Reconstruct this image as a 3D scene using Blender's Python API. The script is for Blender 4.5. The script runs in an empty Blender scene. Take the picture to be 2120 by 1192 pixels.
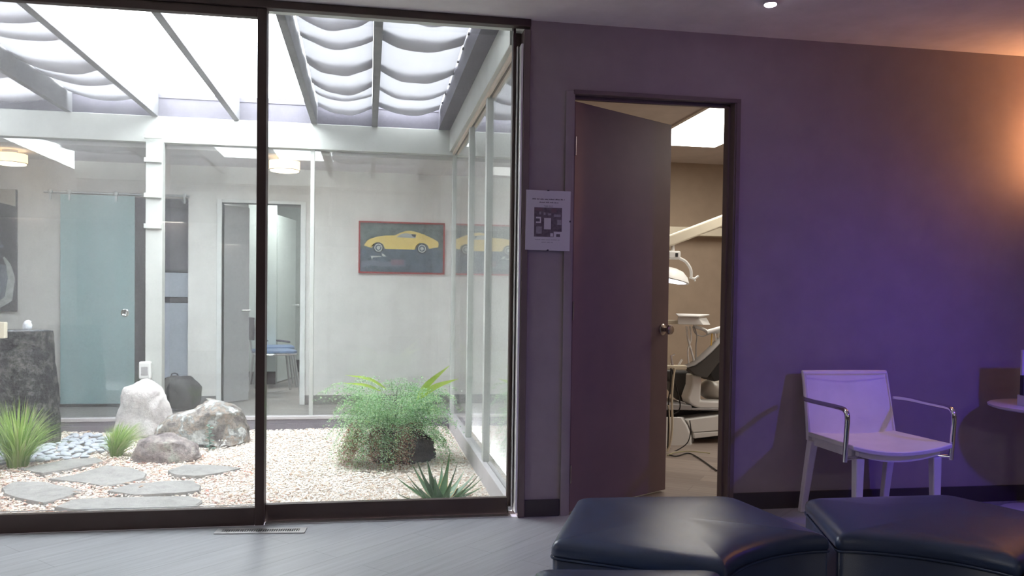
import bpy, bmesh, math, random
from mathutils import Vector, Matrix, noise
random.seed(7)
S = bpy.context.scene
C = S.collection
PI = math.pi

# ------------------------------------------------------------------ camera
FW, FH = 2120.0, 1192.0
FPX, YAW, PITCH, ROLL = 1700.0, math.radians(9.93), math.radians(-1.37), 0.0134
CAM = Vector((0.0, -3.89, 1.057))
PY = 658.14
fwd = Vector((math.sin(YAW)*math.cos(PITCH), math.cos(YAW)*math.cos(PITCH), math.sin(PITCH)))
rgt = Vector((math.cos(YAW), -math.sin(YAW), 0.0))
upv = rgt.cross(fwd)
r2 = rgt*math.cos(ROLL) + upv*math.sin(ROLL)
u2 = -rgt*math.sin(ROLL) + upv*math.cos(ROLL)
cd = bpy.data.cameras.new('camera')
cam = bpy.data.objects.new('camera', cd)
C.objects.link(cam)
cam.matrix_world = Matrix(((r2.x, u2.x, -fwd.x, CAM.x), (r2.y, u2.y, -fwd.y, CAM.y), (r2.z, u2.z, -fwd.z, CAM.z), (0, 0, 0, 1)))
cd.sensor_fit = 'HORIZONTAL'
cd.sensor_width = 36.0
cd.lens = FPX/FW*36.0
cd.shift_y = (PY - FH/2)/FW
cd.clip_start = 0.05
cd.clip_end = 200
S.camera = cam

def ray(x, y): return fwd + r2*((x-FW/2)/FPX) + u2*((PY-y)/FPX)
def onY(x, y, Y):
    d = ray(x, y); return CAM + d*((Y-CAM.y)/d.y)
def onZ(x, y, Z):
    d = ray(x, y); return CAM + d*((Z-CAM.z)/d.z)

# ------------------------------------------------------------------ view, world, sun, lamps
S.view_settings.view_transform = 'Standard'
S.view_settings.look = 'None'
S.view_settings.gamma = 1.0
S.view_settings.use_curve_mapping = False
S.view_settings.exposure = 0.0
S.cycles.use_denoising = True
S.cycles.max_bounces = 14
S.cycles.diffuse_bounces = 6
S.cycles.glossy_bounces = 6
S.cycles.transmission_bounces = 10
S.cycles.transparent_max_bounces = 16
S.cycles.sample_clamp_indirect = 6.0
S.cycles.blur_glossy = 0.5

w = bpy.data.worlds.new('world'); S.world = w; w.use_nodes = True
bg = w.node_tree.nodes['Background']
bg.inputs[0].default_value = (0.93, 0.96, 1.0, 1)
bg.inputs[1].default_value = 17.0

def light(name, kind, loc, energy, color, target=None, **kw):
    d = bpy.data.lights.new(name, kind); d.energy = energy; d.color = color
    for k, v in kw.items(): setattr(d, k, v)
    o = bpy.data.objects.new(name, d); C.objects.link(o); o.location = loc
    if target is not None:
        o.rotation_euler = (Vector(target)-Vector(loc)).to_track_quat('-Z', 'Y').to_euler()
    return o
# coloured stage lamps inside the waiting room: blue spot from the upper right, magenta wash, warm sconce
light('blue_spot', 'SPOT', (3.05, -1.45, 1.24), 29, (0.10, 0.035, 1.0), (2.35, -0.2, 0.15), spot_size=math.radians(150), spot_blend=1.0, shadow_soft_size=0.03)
light('chair_spot', 'SPOT', (1.80, -0.50, 2.27), 26, (1.0, 0.78, 0.86), (2.42, -0.42, 0.45), spot_size=math.radians(34), spot_blend=1.0, shadow_soft_size=0.03)
light('magenta_wash', 'SPOT', (1.72, -2.2, 2.3), 9, (0.66, 0.22, 0.90), (1.75, 0.0, 1.45), spot_size=math.radians(95), spot_blend=1.0, shadow_soft_size=0.06)

# ------------------------------------------------------------------ materials
def nt(name):
    m = bpy.data.materials.new(name); m.use_nodes = True
    n = m.node_tree; b = n.nodes['Principled BSDF']
    return m, n, b
def lk(n, a, b): n.links.new(a, b)
def coords(n, scale=(1, 1, 1), rot=(0, 0, 0), kind='Object'):
    t = n.nodes.new('ShaderNodeTexCoord'); mp = n.nodes.new('ShaderNodeMapping')
    mp.inputs['Scale'].default_value = scale; mp.inputs['Rotation'].default_value = rot
    lk(n, t.outputs[kind], mp.inputs['Vector']); return mp.outputs[0]
def noi(n, vec, scale, detail=4, rough=0.6):
    t = n.nodes.new('ShaderNodeTexNoise'); t.inputs['Scale'].default_value = scale
    t.inputs['Detail'].default_value = detail; t.inputs['Roughness'].default_value = rough
    if vec is not None: lk(n, vec, t.inputs['Vector'])
    return t.outputs['Fac']
def ramp(n, fac, stops):
    r = n.nodes.new('ShaderNodeValToRGB'); e = r.color_ramp.elements
    while len(e) < len(stops): e.new(0.5)
    for q, (p, c) in zip(e, stops):
        q.position = p; q.color = (c[0], c[1], c[2], 1) if not isinstance(c, (int, float)) else (c, c, c, 1)
    lk(n, fac, r.inputs[0]); return r.outputs[0]
def bump(n, b, h, strength, dist=0.01):
    k = n.nodes.new('ShaderNodeBump'); k.inputs['Strength'].default_value = strength; k.inputs['Distance'].default_value = dist
    lk(n, h, k.inputs['Height']); lk(n, k.outputs[0], b.inputs['Normal'])
def mat(name, col, rough=0.6, metal=0.0, var=0.06, vs=6.0, bmp=0.0, bs=60.0, spec=0.5, coat=0.0):
    m, n, b = nt(name)
    c = coords(n)
    f = noi(n, c, vs)
    lo = [max(0, x*(1-var)) for x in col]; hi = [min(1, x*(1+var)) for x in col]
    lk(n, ramp(n, f, [(0.3, lo), (0.7, hi)]), b.inputs['Base Color'])
    b.inputs['Roughness'].default_value = rough; b.inputs['Metallic'].default_value = metal
    b.inputs['Specular IOR Level'].default_value = spec
    if coat: b.inputs['Coat Weight'].default_value = coat
    if bmp: bump(n, b, noi(n, c, bs, 5), bmp, 0.004)
    return m
def emis(name, col, strength):
    m, n, b = nt(name); b.inputs['Base Color'].default_value = (0.8, 0.8, 0.8, 1)
    b.inputs['Emission Color'].default_value = (*col, 1); b.inputs['Emission Strength'].default_value = strength
    return m
def glass(name, dirt=0.05, tint=(0.97, 0.985, 0.98), speck=0.5, streak=(14, 14, 1.2), ior=1.5, milky=None):
    """thin window glass: clear sheet, Fresnel mirror, and a film of dust and dried drops"""
    m = bpy.data.materials.new(name); m.use_nodes = True; n = m.node_tree
    n.nodes.remove(n.nodes['Principled BSDF']); out = n.nodes['Material Output']
    tr = n.nodes.new('ShaderNodeBsdfTransparent'); tr.inputs[0].default_value = (*tint, 1)
    gl = n.nodes.new('ShaderNodeBsdfGlossy'); gl.inputs['Roughness'].default_value = 0.0; gl.inputs[0].default_value = (1, 1, 1, 1)
    # two-sided Schlick reflectance per face (the same from inside and outside the sheet)
    ge = n.nodes.new('ShaderNodeNewGeometry'); dt = n.nodes.new('ShaderNodeVectorMath'); dt.operation = 'DOT_PRODUCT'
    lk(n, ge.outputs['Normal'], dt.inputs[0]); lk(n, ge.outputs['Incoming'], dt.inputs[1])
    def mth(op, a, b_=None, cl=False):
        q_ = n.nodes.new('ShaderNodeMath'); q_.operation = op; q_.use_clamp = cl
        for i_, v_ in enumerate((a, b_)):
            if v_ is None: continue
            if isinstance(v_, (int, float)): q_.inputs[i_].default_value = v_
            else: lk(n, v_, q_.inputs[i_])
        return q_.outputs[0]
    f0 = ((ior-1)/(ior+1))**2
    fr_out = mth('ADD', mth('MULTIPLY', mth('POWER', mth('SUBTRACT', 1.0, mth('ABSOLUTE', dt.outputs['Value']), True), 5.0), 1-f0), f0, True)
    m1 = n.nodes.new('ShaderNodeMixShader'); lk(n, fr_out, m1.inputs[0]); lk(n, tr.outputs[0], m1.inputs[1]); lk(n, gl.outputs[0], m1.inputs[2])
    df = n.nodes.new('ShaderNodeBsdfDiffuse'); df.inputs[0].default_value = (0.8, 0.8, 0.8, 1)
    tl = n.nodes.new('ShaderNodeBsdfTranslucent'); tl.inputs[0].default_value = (0.85, 0.85, 0.86, 1)
    md = n.nodes.new('ShaderNodeMixShader'); md.inputs[0].default_value = 0.7; lk(n, df.outputs[0], md.inputs[1]); lk(n, tl.outputs[0], md.inputs[2])
    c = coords(n)
    c2 = coords(n, streak)
    film = ramp(n, noi(n, c2, 1.0, 6), [(0.25, dirt*0.45), (0.8, dirt*1.5)])
    vo = n.nodes.new('ShaderNodeTexVoronoi'); vo.inputs['Scale'].default_value = 75; lk(n, c, vo.inputs['Vector'])
    sp = ramp(n, vo.outputs['Distance'], [(0.03, speck), (0.09, 0.0)])
    wh = ramp(n, noi(n, c, 3.2, 3), [(0.50, 0.0), (0.62, 1.0)])
    mu = n.nodes.new('ShaderNodeMath'); mu.operation = 'MULTIPLY'; lk(n, sp, mu.inputs[0]); lk(n, wh, mu.inputs[1])
    ad = n.nodes.new('ShaderNodeMath'); ad.operation = 'ADD'; ad.use_clamp = True; lk(n, film, ad.inputs[0]); lk(n, mu.outputs[0], ad.inputs[1])
    m2 = n.nodes.new('ShaderNodeMixShader'); lk(n, ad.outputs[0], m2.inputs[0]); lk(n, m1.outputs[0], m2.inputs[1]); lk(n, md.outputs[0], m2.inputs[2])
    lk(n, m2.outputs[0], out.inputs[0])
    return m
def planks(name, a, b_, deg, rough=0.35, bw=1.2, bh=0.15):
    m, n, b = nt(name)
    c = coords(n, rot=(0, 0, math.radians(deg)))
    br = n.nodes.new('ShaderNodeTexBrick')
    br.offset = 0.37; br.inputs['Scale'].default_value = 1.0
    br.inputs['Brick Width'].default_value = bw; br.inputs['Row Height'].default_value = bh
    br.inputs['Mortar Size'].default_value = 0.0022; br.inputs['Mortar Smooth'].default_value = 0.3
    br.inputs['Color1'].default_value = (*a, 1); br.inputs['Color2'].default_value = (*b_, 1)
    br.inputs['Mortar'].default_value = (a[0]*0.78, a[1]*0.78, a[2]*0.78, 1)
    lk(n, c, br.inputs['Vector'])
    mp2 = n.nodes.new('ShaderNodeMapping'); mp2.inputs['Scale'].default_value = (1.2, 26, 1); lk(n, c, mp2.inputs['Vector']); c2 = mp2.outputs[0]
    g = ramp(n, noi(n, c2, 1.6, 8, 0.65), [(0.3, 0.84), (0.7, 1.10)])
    mx = n.nodes.new('ShaderNodeMix'); mx.data_type = 'RGBA'; mx.blend_type = 'MULTIPLY'; mx.inputs[0].default_value = 1.0
    lk(n, br.outputs['Color'], mx.inputs[6]); lk(n, g, mx.inputs[7])
    lk(n, mx.outputs[2], b.inputs['Base Color'])
    rr = ramp(n, noi(n, c2, 1.0, 4), [(0.3, rough*0.85), (0.7, rough*1.25)]); lk(n, rr, b.inputs['Roughness'])
    inv = n.nodes.new('ShaderNodeMath'); inv.operation = 'SUBTRACT'; inv.inputs[0].default_value = 1.0; lk(n, br.outputs['Fac'], inv.inputs[1])
    bump(n, b, inv.outputs[0], 0.18, 0.0012)
    return m

M = {}
M['wall'] = mat('painted plaster taupe', (0.37, 0.315, 0.32), 0.75, bmp=0.08, bs=180)
M['ceil'] = mat('painted ceiling', (0.90, 0.86, 0.85), 0.85, bmp=0.05, bs=150)
M['floor'] = planks('grey wood-look planks', (0.40, 0.415, 0.44), (0.425, 0.44, 0.465), -43.5, 0.33)
M['floor_hall'] = planks('hall floor planks', (0.30, 0.28, 0.27), (0.36, 0.34, 0.32), 20, 0.4)
M['floor_treat'] = planks('treatment floor planks', (0.26, 0.21, 0.18), (0.36, 0.30, 0.26), 35, 0.4)
M['base'] = mat('dark rubber baseboard', (0.055, 0.045, 0.048), 0.45)
M['base_hall'] = mat('grey rubber baseboard', (0.20, 0.19, 0.19), 0.5)
M['brown'] = mat('dark brown painted wood', (0.060, 0.036, 0.032), 0.42, bmp=0.1, bs=40)
M['brown_trim'] = mat('brown door casing', (0.17, 0.125, 0.12), 0.5)
M['casing_lit'] = mat('lit door casing', (0.34, 0.29, 0.29), 0.6)  # left casing's lit grey put into its colour
M['leaf'] = mat('brown door leaf', (0.19, 0.125, 0.12), 0.42)
M['alu'] = mat('satin aluminium', (0.72, 0.70, 0.70), 0.32, 1.0)
M['chrome'] = mat('chrome', (0.85, 0.85, 0.86), 0.08, 1.0, var=0.01)
M['knob'] = mat('antique nickel', (0.42, 0.36, 0.32), 0.25, 1.0)
M['white_wood'] = mat('white painted timber', (0.46, 0.475, 0.45), 0.55, bmp=0.12, bs=30)
M['fascia'] = mat('grey violet painted board', (0.11, 0.103, 0.13), 0.6, var=0.1)
M['rafter'] = mat('weathered grey rafter', (0.17, 0.17, 0.18), 0.7, var=0.22, vs=9, bmp=0.3, bs=25)
M['curb'] = mat('violet grey painted curb', (0.20, 0.18, 0.21), 0.6, var=0.12)
M['curb_top'] = mat('pale painted sill', (0.48, 0.46, 0.47), 0.5, var=0.08)
M['hall_wall'] = mat('hall wall paint', (0.79, 0.76, 0.745), 0.8)
M['hall_ceil'] = mat('hall ceiling paint', (0.70, 0.66, 0.65), 0.85)
M['white_paint'] = mat('white door paint', (0.80, 0.80, 0.80), 0.4)
M['greydoor'] = mat('grey painted door', (0.40, 0.40, 0.41), 0.4)
M['mint'] = mat('pale aqua painted door', (0.66, 0.74, 0.72), 0.35)
M['taupe_room'] = mat('tan treatment wall', (0.36, 0.28, 0.21), 0.8)
M['treat_ceil'] = mat('treatment ceiling', (0.62, 0.56, 0.53), 0.9)
M['teal'] = mat('frosted aqua glass', (0.32, 0.46, 0.48), 0.22, var=0.03)
M['dark'] = mat('dark charcoal', (0.05, 0.047, 0.06), 0.55, var=0.15)
M['darkgrey'] = mat('dark plum grey', (0.13, 0.12, 0.15), 0.6, var=0.2)
M['paleblue'] = mat('pale blue grey enamel', (0.46, 0.50, 0.58), 0.3)
M['glass_near'] = glass('sliding door glass', 0.048, speck=0.7)
M['glass_near2'] = glass('fixed pane glass', 0.03, speck=0.25)
M['glass_far'] = glass('far wall glass', 0.024, speck=0.0, ior=1.5)
M['glass_right'] = glass('side wall glass', 0.03, speck=0.1, ior=1.55)
M['leather'] = mat('navy leather', (0.045, 0.068, 0.145), 0.27, var=0.12, vs=3, bmp=0.12, bs=420, spec=0.75)
M['whitelthr'] = mat('white leather', (0.82, 0.78, 0.80), 0.42, bmp=0.15, bs=350)
M['paper'] = mat('white paper', (0.74, 0.72, 0.74), 0.5, var=0.01)
M['ink'] = mat('grey ink', (0.14, 0.12, 0.14), 0.6, var=0.05)
M['inklight'] = mat('light grey ink', (0.30, 0.27, 0.30), 0.6, var=0.1)
M['stone_dark'] = None
M['plastic'] = mat('white plastic', (0.78, 0.78, 0.76), 0.35, var=0.02)
M['cream'] = mat('cream enamel', (0.72, 0.66, 0.52), 0.35, var=0.03)
M['grey_vinyl'] = mat('grey vinyl', (0.075, 0.072, 0.068), 0.45)
M['slategrey'] = mat('grey laminate', (0.34, 0.33, 0.33), 0.4)
M['black'] = mat('black rubber', (0.02, 0.02, 0.022), 0.5)
M['amber'] = mat('yellow hose', (0.75, 0.48, 0.10), 0.4)
M['blueseat'] = mat('blue seat', (0.22, 0.32, 0.52), 0.5)
M['steelgrey'] = mat('grey metal tube', (0.55, 0.57, 0.58), 0.3, 0.8)
M['red'] = mat('red frame lacquer', (0.34, 0.05, 0.05), 0.35)
M['yellow'] = mat('yellow car paint print', (0.80, 0.60, 0.20), 0.5, var=0.08)
M['print_sky'] = mat('grey green print', (0.13, 0.16, 0.16), 0.5, var=0.35, vs=14)
M['print_road'] = mat('blue grey print', (0.10, 0.13, 0.17), 0.5, var=0.3, vs=10)
M['print_light'] = mat('pale print', (0.60, 0.60, 0.58), 0.5)
M['panel_emit'] = emis('fluorescent diffuser', (1.0, 0.95, 0.86), 11.0)
M['strip_white'] = mat('white vinyl strip', (0.88, 0.86, 0.86), 0.4)
M['fill_panel_emit'] = emis('added fill diffuser', (1.0, 0.95, 0.88), 17.0)  # for the unseen fill panels added near the camera
M['panel_emit2'] = emis('back panel diffuser', (1.0, 0.93, 0.82), 9.0)
M['drum_emit'] = emis('warm drum shade', (1.0, 0.66, 0.34), 1.9)
M['drum_bottom'] = emis('warm drum diffuser', (1.0, 0.80, 0.55), 3.2)
M['spot_emit'] = emis('spot lens', (0.9, 0.88, 1.0), 30.0)
M['sconce_emit'] = emis('sconce bulb glass', (1.0, 0.5, 0.22), 20.0)

def stone(name, stops, scale=5, bmp=0.6, rough=0.8, ct=(0.62, 0.95, 1.25)):
    m, n, b = nt(name); c = coords(n)
    f = noi(n, c, scale, 8, 0.68)
    g = ramp(n, noi(n, c, scale*4.3, 7, 0.75), [(0.38, ct[0]), (0.5, ct[1]), (0.62, ct[2])])
    mx = n.nodes.new('ShaderNodeMix'); mx.data_type = 'RGBA'; mx.blend_type = 'MULTIPLY'; mx.inputs[0].default_value = 1.0
    lk(n, ramp(n, f, stops), mx.inputs[6]); lk(n, g, mx.inputs[7])
    lk(n, mx.outputs[2], b.inputs['Base Color']); b.inputs['Roughness'].default_value = rough
    bump(n, b, noi(n, c, scale*5, 9, 0.72), bmp, 0.03); return m
M['stone_dark'] = stone('rough basalt', [(0.42, (0.012, 0.012, 0.016)), (0.50, (0.035, 0.035, 0.040)), (0.57, (0.12, 0.12, 0.11))], 11, 1.0, 0.75, (0.4, 0.9, 2.0))
M['rock_white'] = stone('white quartz rock', [(0.36, (0.72, 0.66, 0.65)), (0.5, (0.82, 0.78, 0.76)), (0.62, (0.88, 0.86, 0.85))], 4, 0.8, 0.8, (0.82, 1.0, 1.08))
M['rock_lichen'] = stone('lichen rock', [(0.34, (0.14, 0.12, 0.11)), (0.42, (0.30, 0.27, 0.25)), (0.47, (0.46, 0.43, 0.40)), (0.50, (0.56, 0.43, 0.33)), (0.53, (0.42, 0.44, 0.43)), (0.56, (0.52, 0.55, 0.54)), (0.575, (0.90, 0.92, 0.90))], 7, 1.0)
M['rock_mauve'] = stone('mauve grey rock', [(0.36, (0.24, 0.20, 0.20)), (0.46, (0.46, 0.40, 0.39)), (0.53, (0.58, 0.51, 0.48)), (0.60, (0.66, 0.68, 0.60))], 8, 1.0)
M['flag'] = stone('flagstone', [(0.3, (0.26, 0.255, 0.24)), (0.6, (0.345, 0.335, 0.32)), (0.8, (0.41, 0.39, 0.37))], 3.5, 0.5, 0.85, (0.78, 1.0, 1.12))
M['pebble'] = stone('river pebble', [(0.35, (0.34, 0.37, 0.43)), (0.65, (0.60, 0.64, 0.70))], 9, 0.1, 0.6, (0.85, 1.0, 1.1))
M['bark'] = stone('fern root mass', [(0.35, (0.02, 0.013, 0.010)), (0.7, (0.085, 0.05, 0.035))], 16, 1.0, 0.9)
def rand_mat(name, stops, rough=0.7, transl=0.0):
    """colour varies from piece to piece (one value per loose island)"""
    m, n, b = nt(name)
    g = n.nodes.new('ShaderNodeNewGeometry')
    col = ramp(n, g.outputs['Random Per Island'], stops)
    lk(n, col, b.inputs['Base Color']); b.inputs['Roughness'].default_value = rough
    if transl:
        tl = n.nodes.new('ShaderNodeBsdfTranslucent'); lk(n, col, tl.inputs[0])
        mx = n.nodes.new('ShaderNodeMixShader'); mx.inputs[0].default_value = transl
        lk(n, b.outputs[0], mx.inputs[1]); lk(n, tl.outputs[0], mx.inputs[2]); lk(n, mx.outputs[0], n.nodes['Material Output'].inputs[0])
    return m
M['gravel'] = rand_mat('gravel chips', [(0.0, (0.86, 0.78, 0.70)), (0.35, (0.93, 0.88, 0.82)), (0.7, (0.91, 0.86, 0.81)), (0.9, (0.70, 0.56, 0.44)), (1.0, (0.50, 0.36, 0.27))], 0.8)
M['mulch'] = rand_mat('bark chips', [(0.0, (0.42, 0.26, 0.22)), (0.4, (0.70, 0.58, 0.50)), (0.8, (0.80, 0.70, 0.60)), (1.0, (0.45, 0.14, 0.08))], 0.8)
M['soil'] = stone('gravel bed', [(0.3, (0.66, 0.58, 0.52)), (0.5, (0.84, 0.77, 0.70)), (0.7, (0.90, 0.84, 0.78))], 60, 0.5, 0.8, (0.85, 1.0, 1.1))
M['grassmat'] = rand_mat('grass blades', [(0.0, (0.20, 0.38, 0.06)), (0.5, (0.33, 0.52, 0.11)), (0.85, (0.48, 0.62, 0.22)), (1.0, (0.66, 0.62, 0.36))], 0.5, 0.45)
M['fern'] = rand_mat('fern leaflets', [(0.0, (0.16, 0.38, 0.10)), (0.35, (0.32, 0.55, 0.27)), (0.7, (0.52, 0.72, 0.52)), (1.0, (0.66, 0.80, 0.42))], 0.5, 0.45)
M['fern_dry'] = rand_mat('dry fern leaflets', [(0.0, (0.24, 0.11, 0.07)), (0.6, (0.38, 0.20, 0.13)), (1.0, (0.50, 0.34, 0.22))], 0.8, 0.2)
M['strap'] = mat('bright strap leaf', (0.50, 0.68, 0.12), 0.4, var=0.2)
M['aloe'] = mat('aloe leaf', (0.045, 0.13, 0.045), 0.36, var=0.35, vs=9)
M['aloe_edge'] = mat('aloe leaf edge', (0.55, 0.42, 0.16), 0.5)
M['weed'] = mat('grey green leaf', (0.16, 0.27, 0.22), 0.5, var=0.2)
# shade cloth: white woven fabric lit through from above
def cloth_mat():
    m = bpy.data.materials.new('shade cloth weave'); m.use_nodes = True; n = m.node_tree
    n.nodes.remove(n.nodes['Principled BSDF']); out = n.nodes['Material Output']
    df = n.nodes.new('ShaderNodeBsdfDiffuse'); df.inputs[0].default_value = (0.74, 0.74, 0.82, 1)
    tl = n.nodes.new('ShaderNodeBsdfTranslucent'); tl.inputs[0].default_value = (0.145, 0.145, 0.155, 1)
    mx = n.nodes.new('ShaderNodeMixShader'); mx.inputs[0].default_value = 0.4
    lk(n, df.outputs[0], mx.inputs[1]); lk(n, tl.outputs[0], mx.inputs[2]); lk(n, mx.outputs[0], out.inputs[0])
    return m
M['cloth'] = cloth_mat()

# ------------------------------------------------------------------ mesh helpers
class MB:
    def __init__(s): s.v = []; s.f = []; s.m = []
    def add(s, vs, fs, mi=0):
        o = len(s.v); s.v += [tuple(p) for p in vs]
        for f in fs: s.f.append(tuple(i+o for i in f)); s.m.append(mi)
    def box(s, x0, x1, y0, y1, z0, z1, mi=0, R=None):
        vs = [Vector((x, y, z)) for z in (z0, z1) for y in (y0, y1) for x in (x0, x1)]
        if R: vs = [R @ p for p in vs]
        s.add(vs, [(0, 2, 3, 1), (4, 5, 7, 6), (0, 1, 5, 4), (2, 6, 7, 3), (0, 4, 6, 2), (1, 3, 7, 5)], mi)
    def prism(s, poly, z0, z1, mi=0, R=None):
        n = len(poly)
        vs = [Vector((p[0], p[1], z0)) for p in poly]+[Vector((p[0], p[1], z1)) for p in poly]
        if R: vs = [R @ p for p in vs]
        s.add(vs, [tuple(range(n-1, -1, -1)), tuple(range(n, 2*n))]+[(i, (i+1) % n, n+(i+1) % n, n+i) for i in range(n)], mi)
    def tube(s, pts, r, n=8, mi=0, cap=True):
        pts = [Vector(p) for p in pts]; k = len(pts)
        rs = r if isinstance(r, (list, tuple)) else [r]*k
        rings = []; prev = None
        for i, p in enumerate(pts):
            t = (pts[min(i+1, k-1)]-pts[max(i-1, 0)]).normalized()
            if prev is None:
                a = Vector((0, 0, 1)) if abs(t.z) < 0.9 else Vector((1, 0, 0))
                u = t.cross(a).normalized()
            else:
                u = (prev - t*prev.dot(t)).normalized()
            prev = u; vv = t.cross(u)
            rings.append([p+(u*math.cos(2*PI*j/n)+vv*math.sin(2*PI*j/n))*rs[i] for j in range(n)])
        vs = [q for g in rings for q in g]; fs = []
        for i in range(k-1):
            for j in range(n):
                fs.append((i*n+j, i*n+(j+1) % n, (i+1)*n+(j+1) % n, (i+1)*n+j))
        if cap: fs += [tuple(range(n-1, -1, -1)), tuple(range((k-1)*n, k*n))]
        s.add(vs, fs, mi)
    def lathe(s, prof, c=(0, 0, 0), n=32, mi=0, R=None):
        c = Vector(c); vs = []; fs = []; k = len(prof)
        for r, z in prof:
            for j in range(n):
                p = Vector((r*math.cos(2*PI*j/n), r*math.sin(2*PI*j/n), z))
                vs.append((R @ p if R else p)+c)
        for i in range(k-1):
            for j in range(n): fs.append((i*n+j, i*n+(j+1) % n, (i+1)*n+(j+1) % n, (i+1)*n+j))
        fs.append(tuple(range(n-1, -1, -1))); fs.append(tuple(range((k-1)*n, k*n)))
        s.add(vs, fs, mi)
    def strip(s, pts, widths, side, mi=0, fold=0.0):
        """a leaf: centreline pts, half-widths, side direction"""
        vs = []; side = Vector(side)
        k = len(pts)
        for i, (p, wd) in enumerate(zip(pts, widths)):
            p = Vector(p); t = (Vector(pts[min(i+1, k-1)])-Vector(pts[max(i-1, 0)])).normalized()
            sd = (side - t*side.dot(t)).normalized(); nn = sd.cross(t)
            vs += [p-sd*wd+nn*fold*wd, p, p+sd*wd+nn*fold*wd]
        fs = []
        for i in range(k-1):
            a = i*3; fs += [(a, a+1, a+4, a+3), (a+1, a+2, a+5, a+4)]
        s.add(vs, fs, mi)
    def build(s, name, mats, parent=None, smooth=None, bevel=0.0, seg=2, kind=None):
        me = bpy.data.meshes.new(name); me.from_pydata(s.v, [], s.f); me.update()
        if not isinstance(mats, (list, tuple)): mats = [mats]
        for m in mats: me.materials.append(m)
        me.polygons.foreach_set('material_index', s.m)
        if smooth is not None:
            me.polygons.foreach_set('use_smooth', [True]*len(me.polygons)); me.set_sharp_from_angle(angle=math.radians(smooth))
        o = bpy.data.objects.new(name, me); C.objects.link(o)
        if parent is not None: o.parent = parent
        if bevel:
            b = o.modifiers.new('bevel', 'BEVEL'); b.width = bevel; b.segments = seg; b.limit_method = 'ANGLE'; b.angle_limit = math.radians(40); b.harden_normals = False
        if kind: o['kind'] = kind
        return o
def boxo(name, b, m, parent=None, bevel=0.0, kind=None, seg=2):
    q = MB(); q.box(*b); return q.build(name, m, parent, bevel=bevel, kind=kind, seg=seg)
def tag(o, label=None, cat=None, group=None, kind=None):
    if label: o['label'] = label
    if cat: o['category'] = cat
    if group: o['group'] = group
    if kind: o['kind'] = kind
    return o
def empty(name, loc, label, cat, group=None, rz=0.0, kind=None):
    o = bpy.data.objects.new(name, None); C.objects.link(o); o.location = loc; o.rotation_euler.z = rz
    o.empty_display_size = 0.05
    return tag(o, label, cat, group, kind)
def local(root, p):
    p = Vector(p)-Vector(root.location); return Matrix.Rotation(-root.rotation_euler.z, 3, 'Z') @ p
def smoothpath(pts, n=6):
    pts = [Vector(p) for p in pts]; out = []
    P = [pts[0]*2-pts[1]]+pts+[pts[-1]*2-pts[-2]]
    for i in range(1, len(P)-2):
        for j in range(n):
            t = j/n; a, b, c, d = P[i-1], P[i], P[i+1], P[i+2]
            out.append(0.5*((2*b)+(c-a)*t+(2*a-5*b+4*c-d)*t*t+(-a+3*b-3*c+d)*t**3))
    out.append(pts[-1]); return out
def ico(sub):
    bm = bmesh.new(); bmesh.ops.create_icosphere(bm, subdivisions=sub, radius=1.0)
    vs = [v.co.copy() for v in bm.verts]; fs = [tuple(v.index for v in f.verts) for f in bm.faces]; bm.free(); return vs, fs

# ------------------------------------------------------------------ key levels
ZC = 2.3875          # waiting room ceiling
YF = 3.306           # far glass wall of the courtyard
YW = 4.285           # far wall of the hall behind it
ZG = -0.08           # gravel level
XR = 0.72            # right glass wall of the courtyard

# ------------------------------------------------------------------ waiting room shell
boxo('floor', (-9.5, 5.2, -12.2, 0.0, -0.12, 0.0), M['floor'], kind='structure')
boxo('ceiling', (-9.6, 5.3, -12.3, 0.099, ZC, ZC+0.12), M['ceil'], kind='structure')
boxo('wall_left', (-9.6, -9.5, -12.2, 0.12, 0, ZC), M['wall'], kind='structure')
boxo('wall_right', (5.2, 5.3, -12.2, 0.12, 0, ZC), M['wall'], kind='structure')
boxo('wall_back', (-9.6, 5.3, -12.3, -12.2, 0, ZC), M['wall'], kind='structure')
q = MB()
q.box(0.752, 0.925, 0.0, 0.12, 0, ZC); q.box(0.925, 0.968, 0.0, 0.12, 2.062, ZC); q.box(0.925, 0.968, 0.0005, 0.12, 0, 2.062)
q.box(0.968, 1.80, 0.0, 0.12, 2.062, ZC); q.box(1.80, 5.2, 0.0, 0.12, 0, ZC); q.box(-9.5, -2.62, 0.0, 0.12, 0, ZC)
q.build('wall_front', M['wall'], kind='structure')
boxo('baseboard_front', (0.752, 0.926, -0.012, 0.0, 0.0, 0.082), M['base'], bevel=0.003, kind='structure')
boxo('baseboard_right', (1.828, 5.2, -0.012, 0.0, 0.0, 0.085), M['base'], bevel=0.003, kind='structure')

# sliding door (left, in front) and fixed pane (right) towards the courtyard
def casement(name, x0, x1, y0, y1, z0, z1, st, sr, rb, rt, gm, zg0=None):
    root = bpy.data.objects.new(name, None); C.objects.link(root); root['kind'] = 'structure'
    ym = (y0+y1)/2
    for a, b in ((x0, x0+st), (x1-sr, x1)): boxo('stile', (a, b, y0, y1, z0, z1), M['brown'], root, bevel=0.003)
    boxo('bottom_rail', (x0+st, x1-sr, y0+0.002, y1-0.002, z0, z0+rb), M['brown'], root, bevel=0.003)
    boxo('top_rail', (x0+st, x1-sr, y0+0.002, y1-0.002, z1-rt, z1), M['brown'], root, bevel=0.003)
    boxo('glass_pane', (x0+st, x1-sr, ym-0.003, ym+0.003, z0+rb, z1-rt), gm, root)
    return root
d1 = casement('door_1', -2.6, -0.464, -0.008, 0.036, 0.001, 2.352, 0.05, 0.041, 0.082, 0.040, M['glass_near'])
q = MB(); q.box(-2.55, -0.508, 0.0, 0.006, 0.0935, 0.0965); q.build('glazing_bead', M['alu'], d1)
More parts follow.
